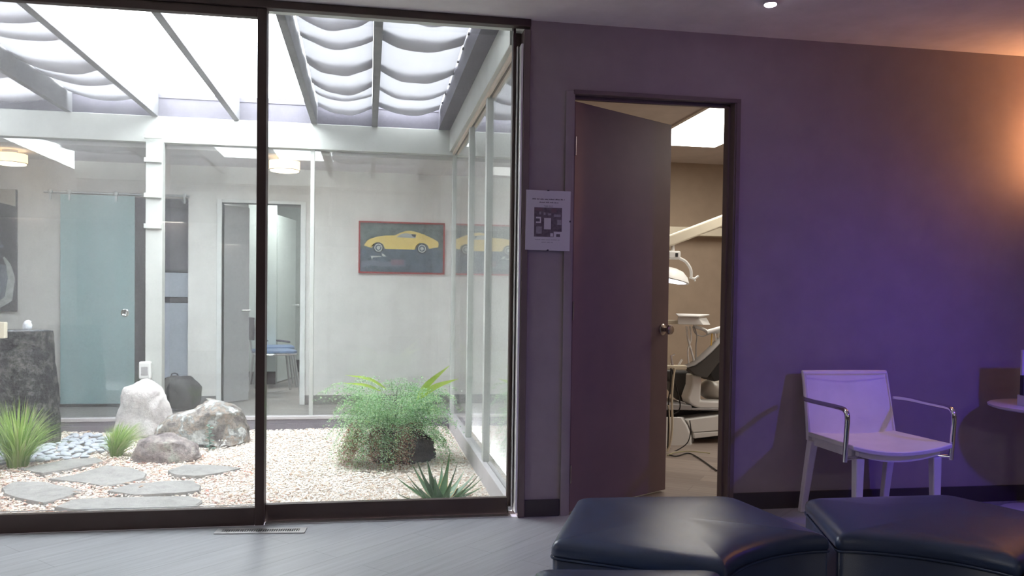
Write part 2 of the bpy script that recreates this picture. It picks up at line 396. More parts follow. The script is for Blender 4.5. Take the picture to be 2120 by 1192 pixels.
w1 = casement('window_1', -0.49, 0.690, 0.045, 0.085, 0.0, 2.3875, 0.025, 0.013, 0.083, 0.006, M['glass_near2'])
q = MB(); q.box(0.678, 0.70, 0.028, 0.046, 0.022, 0.044); q.build('roller_bracket', M['alu'], w1, bevel=0.003)
boxo('trim_1', (-2.62, 0.752, -0.02, 0.03, 2.352, ZC), M['brown'], bevel=0.004, kind='structure')      # header
boxo('trim_2', (0.718, 0.752, -0.02, 0.12, 0.0, 2.338), M['brown_trim'], bevel=0.004, kind='structure')   # jamb post
q = MB(); q.box(0.690, 0.718, 0.05, 0.115, 0.0, 2.338)
q.build('trim_3', M['brown'], kind='structure')
q = MB(); q.box(0.694, 0.699, 0.030, 0.05, 0.02, 2.27); q.box(0.707, 0.716, -0.016, 0.05, 0.02, 2.27)
q.build('trim_4', M['strip_white'], kind='structure')                    # pale weather strips of the slider
q = MB(); q.box(-0.46, 0.69, -0.006, 0.045, 0.0, 0.006)
q.build('trim_5', M['alu'], kind='structure')                    # bottom track
boxo('trim_6', (-2.62, 0.75, 0.086, 0.20, -0.10, 0.03), M['curb'], kind='structure')

# interior door to the treatment room
def stepped(name, pts_boxes, m):
    q = MB()
    for b in pts_boxes: q.box(*b)
    return q.build(name, m, kind='structure', bevel=0.002)
stepped('trim_7', [(0.930, 0.968, -0.012, 0.0, 0.0, 2.062), (0.944, 0.976, -0.006, 0.12, 0.0, 2.052)], M['casing_lit'])
stepped('trim_8', [(0.968, 1.828, -0.016, 0.0, 2.048, 2.068), (0.974, 1.806, -0.011, 0.12, 2.052, 2.062), (0.978, 1.80, 0.045, 0.07, 2.036, 2.052)], M['brown_trim'])
stepped('trim_9', [(1.806, 1.828, -0.016, 0.0, 0.0, 2.048), (1.798, 1.808, -0.010, 0.12, 0.0, 2.052), (1.788, 1.799, 0.045, 0.07, 0.0, 2.052)], M['brown_trim'])
ang = math.radians(32.2)
dr = empty('door_2', (0.981, 0.006, 0), None, None, rz=ang, kind='structure')
boxo('door_leaf', (0.0, 0.763, 0.0, 0.035, 0.012, 2.017), M['leaf'], dr, bevel=0.002)
Rk = Matrix.Rotation(PI/2, 3, 'X')
q = MB(); q.lathe([(0.030, 0.0), (0.031, 0.004), (0.024, 0.009), (0.012, 0.012), (0.011, 0.030), (0.020, 0.036), (0.0265, 0.045), (0.0265, 0.056), (0.021, 0.062), (0.008, 0.064)], (0.713, 0.0, 0.898), 28, R=Rk)
q.build('door_knob', M['knob'], dr, smooth=35)
q = MB()
for z in (0.2, 1.0, 1.8): q.tube([(0.0, 0.0-0.004, z-0.045), (0.0, -0.004, z+0.045)], 0.005, 8)
q.build('hinge', M['knob'], dr, smooth=40)

# ------------------------------------------------------------------ courtyard shell
boxo('floor', (-3.5, XR+0.02, 0.2, YF, -0.22, ZG-0.012), M['soil'], kind='structure')
boxo('wall_courtyard_left', (-3.5, -3.4, 0.12, YF, -0.2, 2.5), M['hall_wall'], kind='structure')
boxo('trim_10', (-3.4, 0.70, YF-0.02, YF+0.10, -0.12, 0.004), M['curb'], bevel=0.004, kind='structure')
q = MB(); q.box(-3.4, 0.70, YF-0.028, YF+0.05, 0.004, 0.030); q.build('trim_11', M['curb_top'], bevel=0.003, kind='structure')
q = MB(); q.box(-3.4, 0.70, YF-0.032, YF-0.02, -0.085, -0.03); q.build('trim_12', M['curb'], kind='structure')
boxo('trim_13', (0.705, 0.80, 0.12, YF+0.1, -0.12, 0.030), M['curb_top'], bevel=0.004, kind='structure')
boxo('trim_14', (-3.4, 0.80, YF-0.01, YF+0.09, 2.300, 2.515), M['white_wood'], bevel=0.004, kind='structure')   # far beam
boxo('trim_15', (0.685, 0.80, 0.20, YF-0.01, 2.325, 2.515), M['white_wood'], bevel=0.004, kind='structure')     # right beam
q = MB(); q.box(0.712, 0.728, 0.20, YF-0.02, 2.30, 2.325); q.box(0.745, 0.765, 0.20, YF-0.02, 2.305, 2.325)
q.build('trim_16', mat('bare timber stop', (0.55, 0.46, 0.38), 0.6), kind='structure')
boxo('trim_17', (-3.4, 0.80, 0.10, 0.20, 2.396, 2.60), M['white_wood'], kind='structure')                       # near beam
# raised curb of the skylight
boxo('wall_skylight_far', (-3.4, 0.80, YF+0.01, YF+0.10, 2.515, 2.71), M['fascia'], kind='structure')
boxo('wall_skylight_right', (0.588, 0.70, 0.20, YF+0.01, 2.515, 2.71), M['fascia'], kind='structure')
boxo('wall_skylight_near', (-3.4, 0.80, 0.12, 0.20, 2.60, 2.71), M['fascia'], kind='structure')
boxo('trim_18', (-3.4, 0.588, YF+0.002, YF+0.01, 2.668, 2.71), M['fascia'], kind='structure')
raf = [(-3.055, 'grey rafter at far left, partly under the shade cloth'), (-2.40, 'leftmost clearly seen grey rafter, left of the draped left bay'), (-1.74, 'grey rafter between draped left bay and the first open white bay'),
       (-1.10, 'grey rafter between the two open white sky bays'), (-0.465, 'grey rafter at the left edge of the middle shade cloth'), (0.04, 'grey rafter between the two right-hand shade cloths')]
for x, lb in raf[1:]:
    o = boxo('rafter', (x-0.024, x+0.024, 0.20, YF+0.01, 2.512, 2.705), M['rafter'], bevel=0.003)
    tag(o, lb, 'rafter', 'rafters of the courtyard skylight')
def cloth(x0, x1, creases, label, seed):
    """roman-shade style cloth: each bay sags, then folds back over itself (three layers) before the next one"""
    q = MB(); nx = 26; rows = []
    for k in range(len(creases)-1):
        a_, b_ = creases[k], creases[k+1]; P = b_-a_; dep = 0.075+0.02*math.sin(k*2.1+seed); bk = (0.24+0.08*math.sin(k*1.7+seed*2))*P
        for t in [i/13 for i in range(14)]: rows.append((a_+P*t, dep*(0.25*math.sin(PI*t)+t**1.6), 1.0, k))
        for t in (0.12, 0.4, 0.7, 1.0): rows.append((b_-bk*t, dep*(1-0.62*t), 1.0-0.5*t, k))
        for t in (0.3, 0.65, 0.93): rows.append((b_-bk*(1-t), dep*0.38*(1-t), 0.5, k))
    vs = []
    for j, (y, sg, bw, k) in enumerate(rows):
        for i in range(nx+1):
            u = i/nx; bow = 1-(2*u-1)**2
            n1 = noise.noise(Vector((u*3+seed, y*3, k)))
            vs.append((x0+(x1-x0)*u, y+0.035*bow*bw+0.022*n1*bow, 2.690-sg*(0.5+0.5*bow)-0.026*bow*bw-0.012*n1*bow*bw))
    fs = [(j*(nx+1)+i, j*(nx+1)+i+1, (j+1)*(nx+1)+i+1, (j+1)*(nx+1)+i) for j in range(len(rows)-1) for i in range(nx)]
    q.add(vs, fs)
    o = q.build('shade_cloth', M['cloth'], smooth=60)
    return tag(o, label, 'shade cloth', 'draped cloths under the skylight')
cloth(-2.37, -1.765, [0.34, 0.80, 1.25, 1.64, 2.26, 2.65, 3.20], 'pleated white shade cloth in the left skylight bay', 1)
cloth(-3.38, -2.43, [0.34, 0.80, 1.25, 1.64, 2.26, 2.65, 3.28], 'pleated white shade cloth added over the unseen far left skylight bay', 4)  # added cloth, blocks sky light to darken the hall's left side
cloth(-0.43, 0.015, [0.34, 0.90, 1.38, 1.96, 2.44, 2.81, 3.22], 'pleated white shade cloth in the middle skylight bay beside open sky', 2)
sc = cloth(0.066, 0.580, [0.34, 0.75, 1.35, 2.00, 2.57, 3.18], 'pleated white shade cloth in the rightmost skylight bay, with eyelets', 3)
for i in range(8):
    y = 0.8+i*0.30
    q = MB(); q.tube([(0.583, y-0.014, 2.655), (0.583, y+0.014, 2.655)], 0.006, 8); q.build('eyelet', M['dark'], sc, smooth=40)

# far glass wall
wf = bpy.data.objects.new('window_2', None); C.objects.link(wf); wf['kind'] = 'structure'
for x in (-0.479, 0.735): boxo('mullion', (x-0.017, x+0.017, YF+0.02, YF+0.06, 0.03, 2.30), M['white_wood'], wf, bevel=0.002)
for a, b in ((-3.4, -1.70), (-1.63, -0.497), (-0.461, 0.718)): boxo('glass_pane', (a, b, YF+0.038, YF+0.044, 0.03, 2.30), M['glass_far'], wf)
# right glass wall
wr = bpy.data.objects.new('window_3', None); C.objects.link(wr); wr['kind'] = 'structure'
ys = [YF-0.05, 2.12, 1.22, 0.28]
for y in (2.12, 1.22): boxo('mullion', (0.716, 0.760, y-0.03, y+0.03, 0.03, 2.325), M['white_wood'], wr, bevel=0.003)
for a, b in ((0.20, 1.19), (1.25, 2.09), (2.15, YF+0.02)): boxo('glass_pane', (0.736, 0.742, a, b, 0.03, 2.325), M['glass_right'], wr)
boxo('wall_partition', (0.90, 0.93, 0.12, YF+0.02, -0.1, 2.6), M['hall_wall'], kind='structure')

# white post with four small shelves and an outlet box
pc = empty('post', (-1.735, YF, ZG), 'white square timber post with small stepped ledges before the far glass', 'post')
boxo('shaft', (-0.065, 0.065, -0.055, 0.045, 0.0, 2.30-ZG), M['white_wood'], pc, bevel=0.004)
for z in (2.343, 2.150, 1.862, 1.612):
    boxo('ledge', (-0.072, 0.062, -0.085, -0.0555, z-ZG-0.024, z-ZG+0.014), M['white_wood'], pc, bevel=0.003)
ob = empty('outlet_box', (-1.79, YF-0.0565, 0.43), 'white weatherproof outlet box on the white post above the pale rock', 'outlet box')
boxo('cover', (-0.047, 0.047, -0.055, 0.0, -0.072, 0.072), M['plastic'], ob, bevel=0.014, seg=3)
boxo('window', (-0.026, 0.026, -0.058, -0.0545, -0.04, 0.03), M['slategrey'], ob)

# ------------------------------------------------------------------ hall behind the far glass
boxo('floor', (-4.2, 0.90, YF+0.1, 8.2, -0.12, 0.0), M['floor_hall'], kind='structure')
boxo('ceiling', (-4.2, 0.90, YF+0.09, 8.2, 2.268, 2.40), M['hall_ceil'], kind='structure')
q = MB()
for a, b, z0, z1 in ((-4.2, -2.21, 0, 2.268), (-1.68, -1.375, 0, 2.268), (-0.65, 0.90, 0, 2.268), (-2.21, -1.68, 1.96, 2.268), (-1.375, -0.65, 1.93, 2.268)):
    q.box(a, b, YW, YW+0.11, z0, z1)
q.build('wall_far', M['hall_wall'], kind='structure')
boxo('wall_hall_front', (-4.3, -3.4, YF-0.02, YF+0.1, -0.2, 2.45), M['hall_wall'], kind='structure')
boxo('ceiling', (0.70, 0.97, 0.12, YF+0.1, 2.601, 2.72), M['white_wood'], kind='structure')
boxo('wall_hall_left', (-4.3, -4.2, YF, 8.2, 0, 2.4), M['hall_wall'], kind='structure')
boxo('wall_hall_right', (0.90, 0.97, YF+0.02, YW+0.11, 0, 2.4), M['hall_wall'], kind='structure')
for a, b in ((-4.2, -2.21), (-1.68, -1.42), (-0.60, 0.90)): boxo('baseboard_far', (a, b, YW-0.012, YW, 0, 0.09), M['base_hall'], kind='structure')
q = MB(); q.box(-1.42, -1.375, YW-0.02, YW+0.12, 0, 1.96); q.box(-0.65, -0.60, YW-0.02, YW+0.12, 0, 1.96); q.box(-1.375, -0.65, YW-0.02, YW+0.12, 1.93, 1.96)
q.build('trim_19', M['white_paint'], bevel=0.003, kind='structure')
# room beyond with open door and chairs
boxo('wall_beyond', (-2.4, 0.6, 7.78, 7.9, 0, 2.268), M['mint'], kind='structure')
boxo('wall_beyond_left', (-1.70, -1.62, YW+0.11, 7.78, 0, 2.268), M['white_paint'], kind='structure')
boxo('wall_beyond_right', (0.30, 0.38, YW+0.11, 7.78, 0, 2.268), M['white_paint'], kind='structure')
boxo('baseboard_beyond', (-1.62, 0.30, 7.766, 7.78, 0, 0.17), M['base'], kind='structure')
boxo('wall_screen', (-1.4, -1.08, 6.2, 6.28, 0, 2.268), M['mint'], kind='structure')
boxo('baseboard_screen', (-1.4, -1.08, 6.188, 6.2, 0, 0.15), M['base'], kind='structure')
dl = empty('door_3', (-1.372, YW+0.12, 0), None, None, rz=math.radians(48), kind='structure')
boxo('door_leaf', (0.0, 0.30, 0.0, 0.035, 0.01, 1.92), M['greydoor'], dl, bevel=0.002)
q = MB(); q.tube([(0.26, 0, 0.90), (0.26, -0.05, 0.90)], 0.011, 10); q.tube([(0.265, -0.05, 0.90), (0.16, -0.052, 0.90)], 0.009, 10)
q.build('door_handle', M['chrome'], dl, smooth=40)
dl2 = empty('door_4', (-1.075, 6.32, 0), None, None, rz=math.radians(78), kind='structure')
boxo('door_leaf', (0.0, 0.72, 0.0, 0.04, 0.01, 2.02), M['mint'], dl2, bevel=0.002)
q = MB(); q.tube([(0.66, 0, 0.93), (0.66, -0.05, 0.93)], 0.014, 10); q.tube([(0.66, -0.045, 0.93), (0.66, -0.075, 0.93)], 0.026, 12)
q.build('door_handle', M['chrome'], dl2, smooth=40)

# frosted sliding door on a rail
ts = bpy.data.objects.new('door_5', None); C.objects.link(ts); ts['kind'] = 'structure'
boxo('frosted_panel', (-2.78, -2.14, YW-0.055, YW-0.043, 0.03, 1.955), M['teal'], ts, bevel=0.002)
q = MB(); q.lathe([(0.034, 0), (0.036, 0.006), (0.028, 0.010), (0.022, 0.006), (0.010, 0.004)], (-2.222, YW-0.055, 0.875), 24, R=Rk); q.build('round_pull', M['chrome'], ts, smooth=40)
q = MB(); q.tube([(-2.92, YW-0.05, 1.972), (-1.66, YW-0.05, 1.972)], 0.011, 10)
q.build('rail', M['steelgrey'], ts, smooth=40)
for x in (-2.86, -2.70, -2.30, -1.70):
    q = MB(); q.lathe([(0.020, 0.0), (0.020, 0.018), (0.012, 0.022)], (x, YW-0.06, 1.975), 16, R=Rk); q.box(x-0.007, x+0.007, YW-0.07, YW-0.055, 1.90, 1.975)
    q.build('roller_hanger', M['steelgrey'], ts, smooth=40)
# alcove behind the post
q = MB(); q.box(-2.30, -1.62, 5.0, 5.08, 0, 2.1); q.box(-2.30, -2.21, YW+0.11, 5.0, 0, 2.1)
q.build('wall_alcove', M['darkgrey'], kind='structure')
cb = empty('cabinet', (-1.83, 4.62, 0), 'pale blue-grey tall cabinet with dark band in the alcove behind the white post', 'cabinet')
boxo('body', (-0.145, 0.15, -0.15, 0.15, 0.0, 0.97), M['paleblue'], cb, bevel=0.004)
boxo('dark_band', (-0.145, 0.15, -0.152, 0.15, 0.9705, 1.025), M['dark'], cb, bevel=0.002)
boxo('upper_door', (-0.145, 0.15, -0.15, 0.15, 1.0255, 1.26), M['paleblue'], cb, bevel=0.004)
fp = empty('framed_picture', (-1.83, 4.62, 1.262), 'dark framed picture standing on top of the pale blue cabinet', 'picture')
boxo('frame', (-0.145, 0.15, -0.14, -0.11, 0.0, 0.62), M['dark'], fp, bevel=0.003)
boxo('print', (-0.12, 0.125, -0.143, -0.139, 0.03, 0.59), M['darkgrey'], fp)

# painting at far left
pa = empty('painting', (-3.42, YW-0.003, 1.43), 'large dark abstract painting with a pale looping stroke on the hall wall', 'painting')
boxo('canvas', (-0.45, 0.262, -0.035, 0.0, -0.553, 0.553), M['dark'], pa)
q = MB()
q.add([(-0.45, -0.037, 0.551), (0.26, -0.037, 0.551), (0.26, -0.037, 0.40), (0.0, -0.037, 0.46), (-0.2, -0.037, 0.36), (-0.45, -0.037, 0.42)], [(0, 5, 4, 3, 2, 1)], 0)
def blob(q, pts, y, mi): q.add([(x, y, z) for x, z in pts], [tuple(range(len(pts)))], mi)
blob(q, [(-0.40, -0.50), (0.10, -0.53), (0.19, -0.45), (0.23, -0.28), (0.22, -0.14), (0.10, -0.12), (-0.40, -0.16)], -0.0372, 1)
q.strip([(0.08, -0.0376, -0.52), (0.20, -0.0376, -0.44), (0.225, -0.0376, -0.25), (0.20, -0.0376, -0.13), (0.16, -0.0376, -0.06)], [0.03, 0.035, 0.03, 0.02, 0.008], (1, 0, 0.3), 2)
q.strip([(-0.2, -0.0378, -0.05), (0.0, -0.0378, 0.02), (0.16, -0.0378, 0.04)], [0.03, 0.03, 0.01], (0.2, 0, 1), 1)
q.build('painted_shapes', [mat('tan paint', (0.50, 0.46, 0.42), 0.6), mat('teal grey paint', (0.16, 0.19, 0.23), 0.6, var=0.3, vs=8), mat('chalky paint', (0.50, 0.52, 0.52), 0.6, var=0.3, vs=20)], pa)

# car poster
cp = empty('framed_poster', (0.32, YW, 1.538), 'red framed poster of a yellow sports coupe on the hall wall', 'poster')
q = MB(); W2, H2 = 0.42, 0.254
q.box(-W2, W2, -0.03, 0, H2-0.016, H2); q.box(-W2, W2, -0.03, 0, -H2, -H2+0.016); q.box(-W2, -W2+0.016, -0.03, 0, -H2+0.016, H2-0.016); q.box(W2-0.016, W2, -0.03, 0, -H2+0.016, H2-0.016)
q.build('frame', M['red'], cp)
q = MB(); q.box(-0.404, 0.404, -0.018, -0.002, -0.01, 0.238, 0); q.box(-0.404, 0.404, -0.018, -0.002, -0.238, -0.01, 1)
def px(x, y): return ((x-75)/1625*0.84-0.42, 0.254-(y-115)/985*0.508)
body = [px(*p) for p in ((170, 575), (205, 555), (225, 495), (285, 450), (420, 405), (560, 380), (750, 372), (860, 318), (950, 285), (1030, 275), (1130, 290), (1300, 340), (1480, 420), (1570, 470), (1585, 520), (1575, 580), (1400, 610), (1370, 540), (1300, 505), (1220, 505), (1160, 550), (1130, 635), (570, 632), (530, 545), (470, 510), (390, 515), (330, 565), (320, 622))]
def flat(q, pts, y, mi):
    bm = bmesh.new(); vs = [bm.verts.new((a, y, b)) for a, b in pts]; f = bm.faces.new(vs); r = bmesh.ops.triangulate(bm, faces=[f])
    bm.verts.index_update(); q.add([v.co.copy() for v in bm.verts], [tuple(v.index for v in f.verts) for f in bm.faces], mi); bm.free()
flat(q, body, -0.0185, 2)
flat(q, [px(*p) for p in ((780, 405), (870, 340), (950, 325), (1155, 345), (1140, 415))], -0.0190, 3)
flat(q, [px(*p) for p in ((1060, 340), (1155, 345), (1140, 400), (1080, 380))], -0.0193, 4)
for cx in (445, 1268):
    for r, mi, y in ((98, 4, -0.0190), (76, 5, -0.0193), (58, 1, -0.0196), (34, 5, -0.0199)):
        flat(q, [px(cx+r*math.cos(a*PI/12), 612+r*math.sin(a*PI/12)) for a in range(24)], y, mi)
flat(q, [px(*p) for p in ((500, 720), (545, 730), (600, 780), (530, 775))], -0.0190, 5)
flat(q, [px(*p) for p in ((300, 770), (500, 770), (505, 785), (340, 800), (330, 850))], -0.0190, 5)
flat(q, [px(*p) for p in ((130, 870), (330, 850), (600, 880), (950, 830), (960, 960), (600, 970), (300, 950), (130, 1000))], -0.0187, 6)
flat(q, [px(*p) for p in ((680, 830), (930, 830), (925, 930), (690, 940))], -0.0190, 7)
q.build('print', [M['print_sky'], M['print_road'], M['yellow'], mat('pale windows print', (0.45, 0.46, 0.47), 0.4), M['dark'], M['print_light'], mat('slate print', (0.17, 0.19, 0.24), 0.5), mat('mauve print', (0.22, 0.15, 0.19), 0.5)], cp)

# drum ceiling lamps
def drum(x, y, label):
    t = empty('ceiling_lamp', (x, y, 2.268), label, 'ceiling lamp', 'drum ceiling lamps in the hall')
    q = MB(); q.lathe([(0.055, -0.035), (0.06, -0.03), (0.06, 0.0), (0.05, 0.0)], n=24); q.build('canopy', M['alu'], t, smooth=40)
    q = MB(); q.lathe([(0.128, -0.115), (0.132, -0.115), (0.132, -0.036), (0.128, -0.036)], n=40); q.build('lamp_shade', M['drum_emit'], t, smooth=40)
    q = MB(); q.lathe([(0.09, -0.128), (0.122, -0.122), (0.124, -0.1155)], n=40); q.build('diffuser', M['drum_bottom'], t, smooth=40)
    q = MB(); q.lathe([(0.1325, -0.116), (0.134, -0.116), (0.134, -0.111), (0.1325, -0.111)], n=40); q.build('trim_ring', M['knob'], t, smooth=40)
    light('drum_bulb', 'POINT', (x, y, 2.268-0.022), 3.0, (1.0, 0.60, 0.30), shadow_soft_size=0.05).parent = None
    return t
drum(-0.737, 3.60, 'lit drum ceiling lamp in the hall right of the sliding door edge')
drum(-3.03, 3.80, 'lit drum ceiling lamp in the hall at the far left')

# backpack on hall floor
bp = empty('backpack', (-1.665, 3.93, 0.0), 'dark charcoal backpack slumped on the hall floor behind the white post', 'backpack')
vs, fs = ico(4); q = MB(); out = []
for v in vs:
    z = v.z; k = 1.0
    m4 = (abs(v.x)**3.2+abs(v.y)**3.2+abs(v.z)**2.6)**(1/3.0)
    p = Vector((v.x/m4*0.165-0.035*z, v.y/m4*0.115, 0.16+z/m4*0.155))
    p += Vector((1, 0.6, 0.5))*0.028*noise.noise(v*2.2)
    p.z = max(p.z, 0.004); out.append(p)
q.add(out, fs); q.build('bag_body', M['black'], bp, smooth=60)
q = MB(); q.strip(smoothpath([(-0.10, -0.12, 0.03), (-0.115, -0.155, 0.12), (-0.11, -0.15, 0.22), (-0.08, -0.08, 0.31)]), [0.022]*19, (1, 0, 0)); q.build('shoulder_strap', M['grey_vinyl'], bp, smooth=60)
q = MB(); q.tube(smoothpath([(-0.09, 0, 0.29), (-0.075, 0, 0.335), (-0.035, 0, 0.335), (-0.02, 0, 0.29)]), 0.007, 8); q.build('carry_loop', M['dark'], bp, smooth=60)

# two tubular chairs in room beyond
def side_chair(x, y, rz, label, back):
    t = empty('side_chair', (x, y, 0), label, 'chair', 'blue tubular chairs in the room beyond', rz=rz)
    q = MB(); q.prism([(-0.21, -0.20), (0.21, -0.20), (0.22, 0.16), (0.17, 0.21), (-0.17, 0.21), (-0.22, 0.16)], 0.44, 0.47); q.build('seat', M['blueseat'], t, bevel=0.01)
    for sx in (-1, 1):
        q = MB(); q.tube([(sx*0.19, 0.17, 0.435), (sx*0.235, 0.23, 0.0)], 0.0125, 10); q.build('leg', M['steelgrey'], t, smooth=40)
        q = MB(); q.tube([(sx*0.19, -0.17, 0.435), (sx*0.235, -0.23, 0.0)], 0.0125, 10); q.build('leg', M['steelgrey'], t, smooth=40)
    q = MB(); q.tube(smoothpath([(-0.21, -0.19, 0.43), (0.21, -0.19, 0.43), (0.21, 0.19, 0.43), (-0.21, 0.19, 0.43), (-0.21, -0.19, 0.43)], 3), 0.010, 8); q.build('seat_frame', M['chrome'], t, smooth=40)
    if back:
        for sx in (-1, 1):
            q = MB(); q.tube([(sx*0.20, -0.19, 0.43), (sx*0.20, -0.25, 0.80)], 0.011, 8); q.build('back_post', M['steelgrey'], t, smooth=40)
        q = MB(); q.box(-0.21, 0.21, -0.262, -0.240, 0.58, 0.82); q.build('backrest', M['darkgrey'], t, bevel=0.008)
    else:
        q = MB(); q.tube(smoothpath([(-0.2, -0.2, 0.50), (-0.23, 0.0, 0.52), (-0.2, 0.19, 0.50)]), 0.012, 8); q.build('armrest', M['darkgrey'], t, smooth=40)
    return t
side_chair(-1.00, 5.28, math.radians(-72), 'tubular chair with blue seat nearest the hall doorway', True)
side_chair(-1.07, 6.0, math.radians(-80), 'tubular chair with blue seat behind the first, by the open aqua door', False)

for nm, lx, ly, en in (('room_fill', -0.7, 5.9, 26), ('hall_fill', -0.1, 3.85, 1.2)):  # added fill lights without fixtures, brighten the back room and hall
    light(nm, 'AREA', (lx, ly, 2.262), en, (1.0, 0.97, 0.95), (lx, ly, 0), shape='RECTANGLE', size=0.9, size_y=0.5)
# ------------------------------------------------------------------ courtyard ground: gravel, bark chips
FLAGS = [
 ([(60, 965), (150, 948), (200, 945), (214, 953), (150, 968), (90, 978), (35, 968)], 'grey flagstone beside the blue-grey pebbles, furthest back on the left'),
 ([(100, 990), (160, 980), (220, 962), (270, 966), (308, 978), (300, 987), (255, 1000), (215, 1004), (160, 996)], 'rough grey flagstone in the middle, in front of the low mauve rock'),
 ([(345, 972), (385, 960), (440, 961), (498, 967), (470, 975), (400, 985), (362, 983)], 'small pointed grey flagstone right of the low mauve rock'),
 ([(0, 1008), (30, 995), (90, 996), (172, 1013), (150, 1022), (90, 1040), (40, 1030), (3, 1020)], 'flat pale flagstone at the bottom left of the sliding door'),
 ([(225, 1015), (270, 1000), (340, 994), (400, 993), (418, 1003), (412, 1014), (360, 1020), (280, 1022)], 'oblong grey flagstone in the second row from the door'),
 ([(110, 1048), (150, 1031), (260, 1027), (395, 1025), (418, 1034), (400, 1049), (320, 1055), (180, 1056)], 'wide flagstone right against the sliding door sill'),
]
flag_polys = []
for i, (pp, lb) in enumerate(FLAGS):
    base = [onZ(x, y, ZG+0.022) for x, y in pp]
    pts = []
    for a in range(len(base)):
        p, r = base[a], base[(a+1) % len(base)]
        for t in (0, 0.33, 0.66):
            s = p.lerp(r, t); nn = noise.noise(s*5+Vector((i, 0, 0)))*0.02
            pts.append((s.x+nn, s.y+nn*0.7))
    flag_polys.append(pts)
    cxm = sum(p[0] for p in pts)/len(pts); cym = sum(p[1] for p in pts)/len(pts)
    rings = [(1.0, ZG-0.02), (1.0, ZG+0.012), (0.975, ZG+0.020), (0.7, ZG+0.022), (0.35, ZG+0.023)]
    q = MB(); n = len(pts); vs = []
    for k, z in rings:
        for p in pts:
            x = cxm+(p[0]-cxm)*k; y = cym+(p[1]-cym)*k
            vs.append((x, y, z+(0.004*noise.noise(Vector((x*6, y*6, i))) if z > ZG else 0)))
    vs.append((cxm, cym, ZG+0.023))
    fs = [(r*n+j, r*n+(j+1) % n, (r+1)*n+(j+1) % n, (r+1)*n+j) for r in range(len(rings)-1) for j in range(n)]
    fs += [((len(rings)-1)*n+j, (len(rings)-1)*n+(j+1) % n, len(rings)*n) for j in range(n)]
    q.add(vs, fs); o = q.build('flagstone', M['flag'], smooth=40)
    tag(o, lb, 'flagstone', 'stepping stones in the gravel')
def inside(x, y, poly):
    c = False; j = len(poly)-1
    for i in range(len(poly)):
        xi, yi = poly[i]; xj, yj = poly[j]
        if (yi > y) != (yj > y) and x < (xj-xi)*(y-yi)/(yj-yi)+xi: c = not c
        j = i
    return c
OCT = [(1, 0, 0), (-1, 0, 0), (0, 1, 0), (0, -1, 0), (0, 0, 1), (0, 0, -1)]
OF = [(0, 2, 4), (2, 1, 4), (1, 3, 4), (3, 0, 4), (2, 0, 5), (1, 2, 5), (3, 1, 5), (0, 3, 5)]
def mound(x, y):
    return 0.012*noise.noise(Vector((x*2.2, y*2.2, 0)))
def chips(name, n, accept, size, m, label, cat, seed, lift=0.0, flat_=0.5):
    rnd = random.Random(seed); V = []; F = []; k = 0; tries = 0
    while k < n and tries < n*12:
        tries += 1
        y = 0.22+(YF-0.26)*rnd.random(); x = rnd.uniform(-2.75, 0.69)
        if not accept(x, y, rnd): continue
        k += 1
        s = size*rnd.uniform(0.55, 1.3); a = rnd.uniform(0, PI); ca, sa = math.cos(a), math.sin(a)
        tx, ty = rnd.uniform(-0.5, 0.5), rnd.uniform(-0.5, 0.5)
        ex, ey, ez = s*rnd.uniform(0.9, 1.5), s*rnd.uniform(0.6, 1.0), s*rnd.uniform(flat_*0.7, flat_*1.4)
        z = ZG+rnd.uniform(-0.008, 0.010)+lift+mound(x, y)
        o = len(V)
        for (u, v, w_) in OCT:
            u *= ex*rnd.uniform(0.75, 1.15); v *= ey*rnd.uniform(0.75, 1.15); w_ *= ez
            V.append((x+u*ca-v*sa, y+u*sa+v*ca, z+w_+u*tx*0.5+v*ty*0.5))
        F += [(a_+o, b_+o, c_+o) for a_, b_, c_ in OF]
    me = bpy.data.meshes.new(name); me.from_pydata(V, [], F); me.materials.append(m)
    o = bpy.data.objects.new(name, me); C.objects.link(o)
    return tag(o, label, cat, kind='stuff')
def in_flag(x, y): return any(inside(x, y, p) for p in flag_polys)
def near_path(x, y):
    return x < -0.75-0.15*noise.noise(Vector((x*3, y*3, 5)))*3 and y < 2.1
chips('gravel', 62000, lambda x, y, r: not in_flag(x, y) and (not near_path(x, y) or r.random() < 0.55), 0.0088, M['gravel'], 'pale cream crushed gravel covering the courtyard bed', 'gravel', 11)
chips('bark_chips', 7500, lambda x, y, r: not in_flag(x, y) and near_path(x, y), 0.0105, M['mulch'], 'mixed reddish bark chips and gravel between the stepping stones', 'bark chips', 12, 0.006, 0.25)
chips('dry_leaf_litter', 100, lambda x, y, r: noise.noise(Vector((x*2.5, y*2.5, 9))) > 0.18 or r.random() < 0.03, 0.016, mat('rusty dry leaf', (0.42, 0.28, 0.19), 0.8, var=0.3, vs=40), 'scattered rusty dry leaf bits on the gravel', 'leaf litter', 13, 0.014, 0.15)

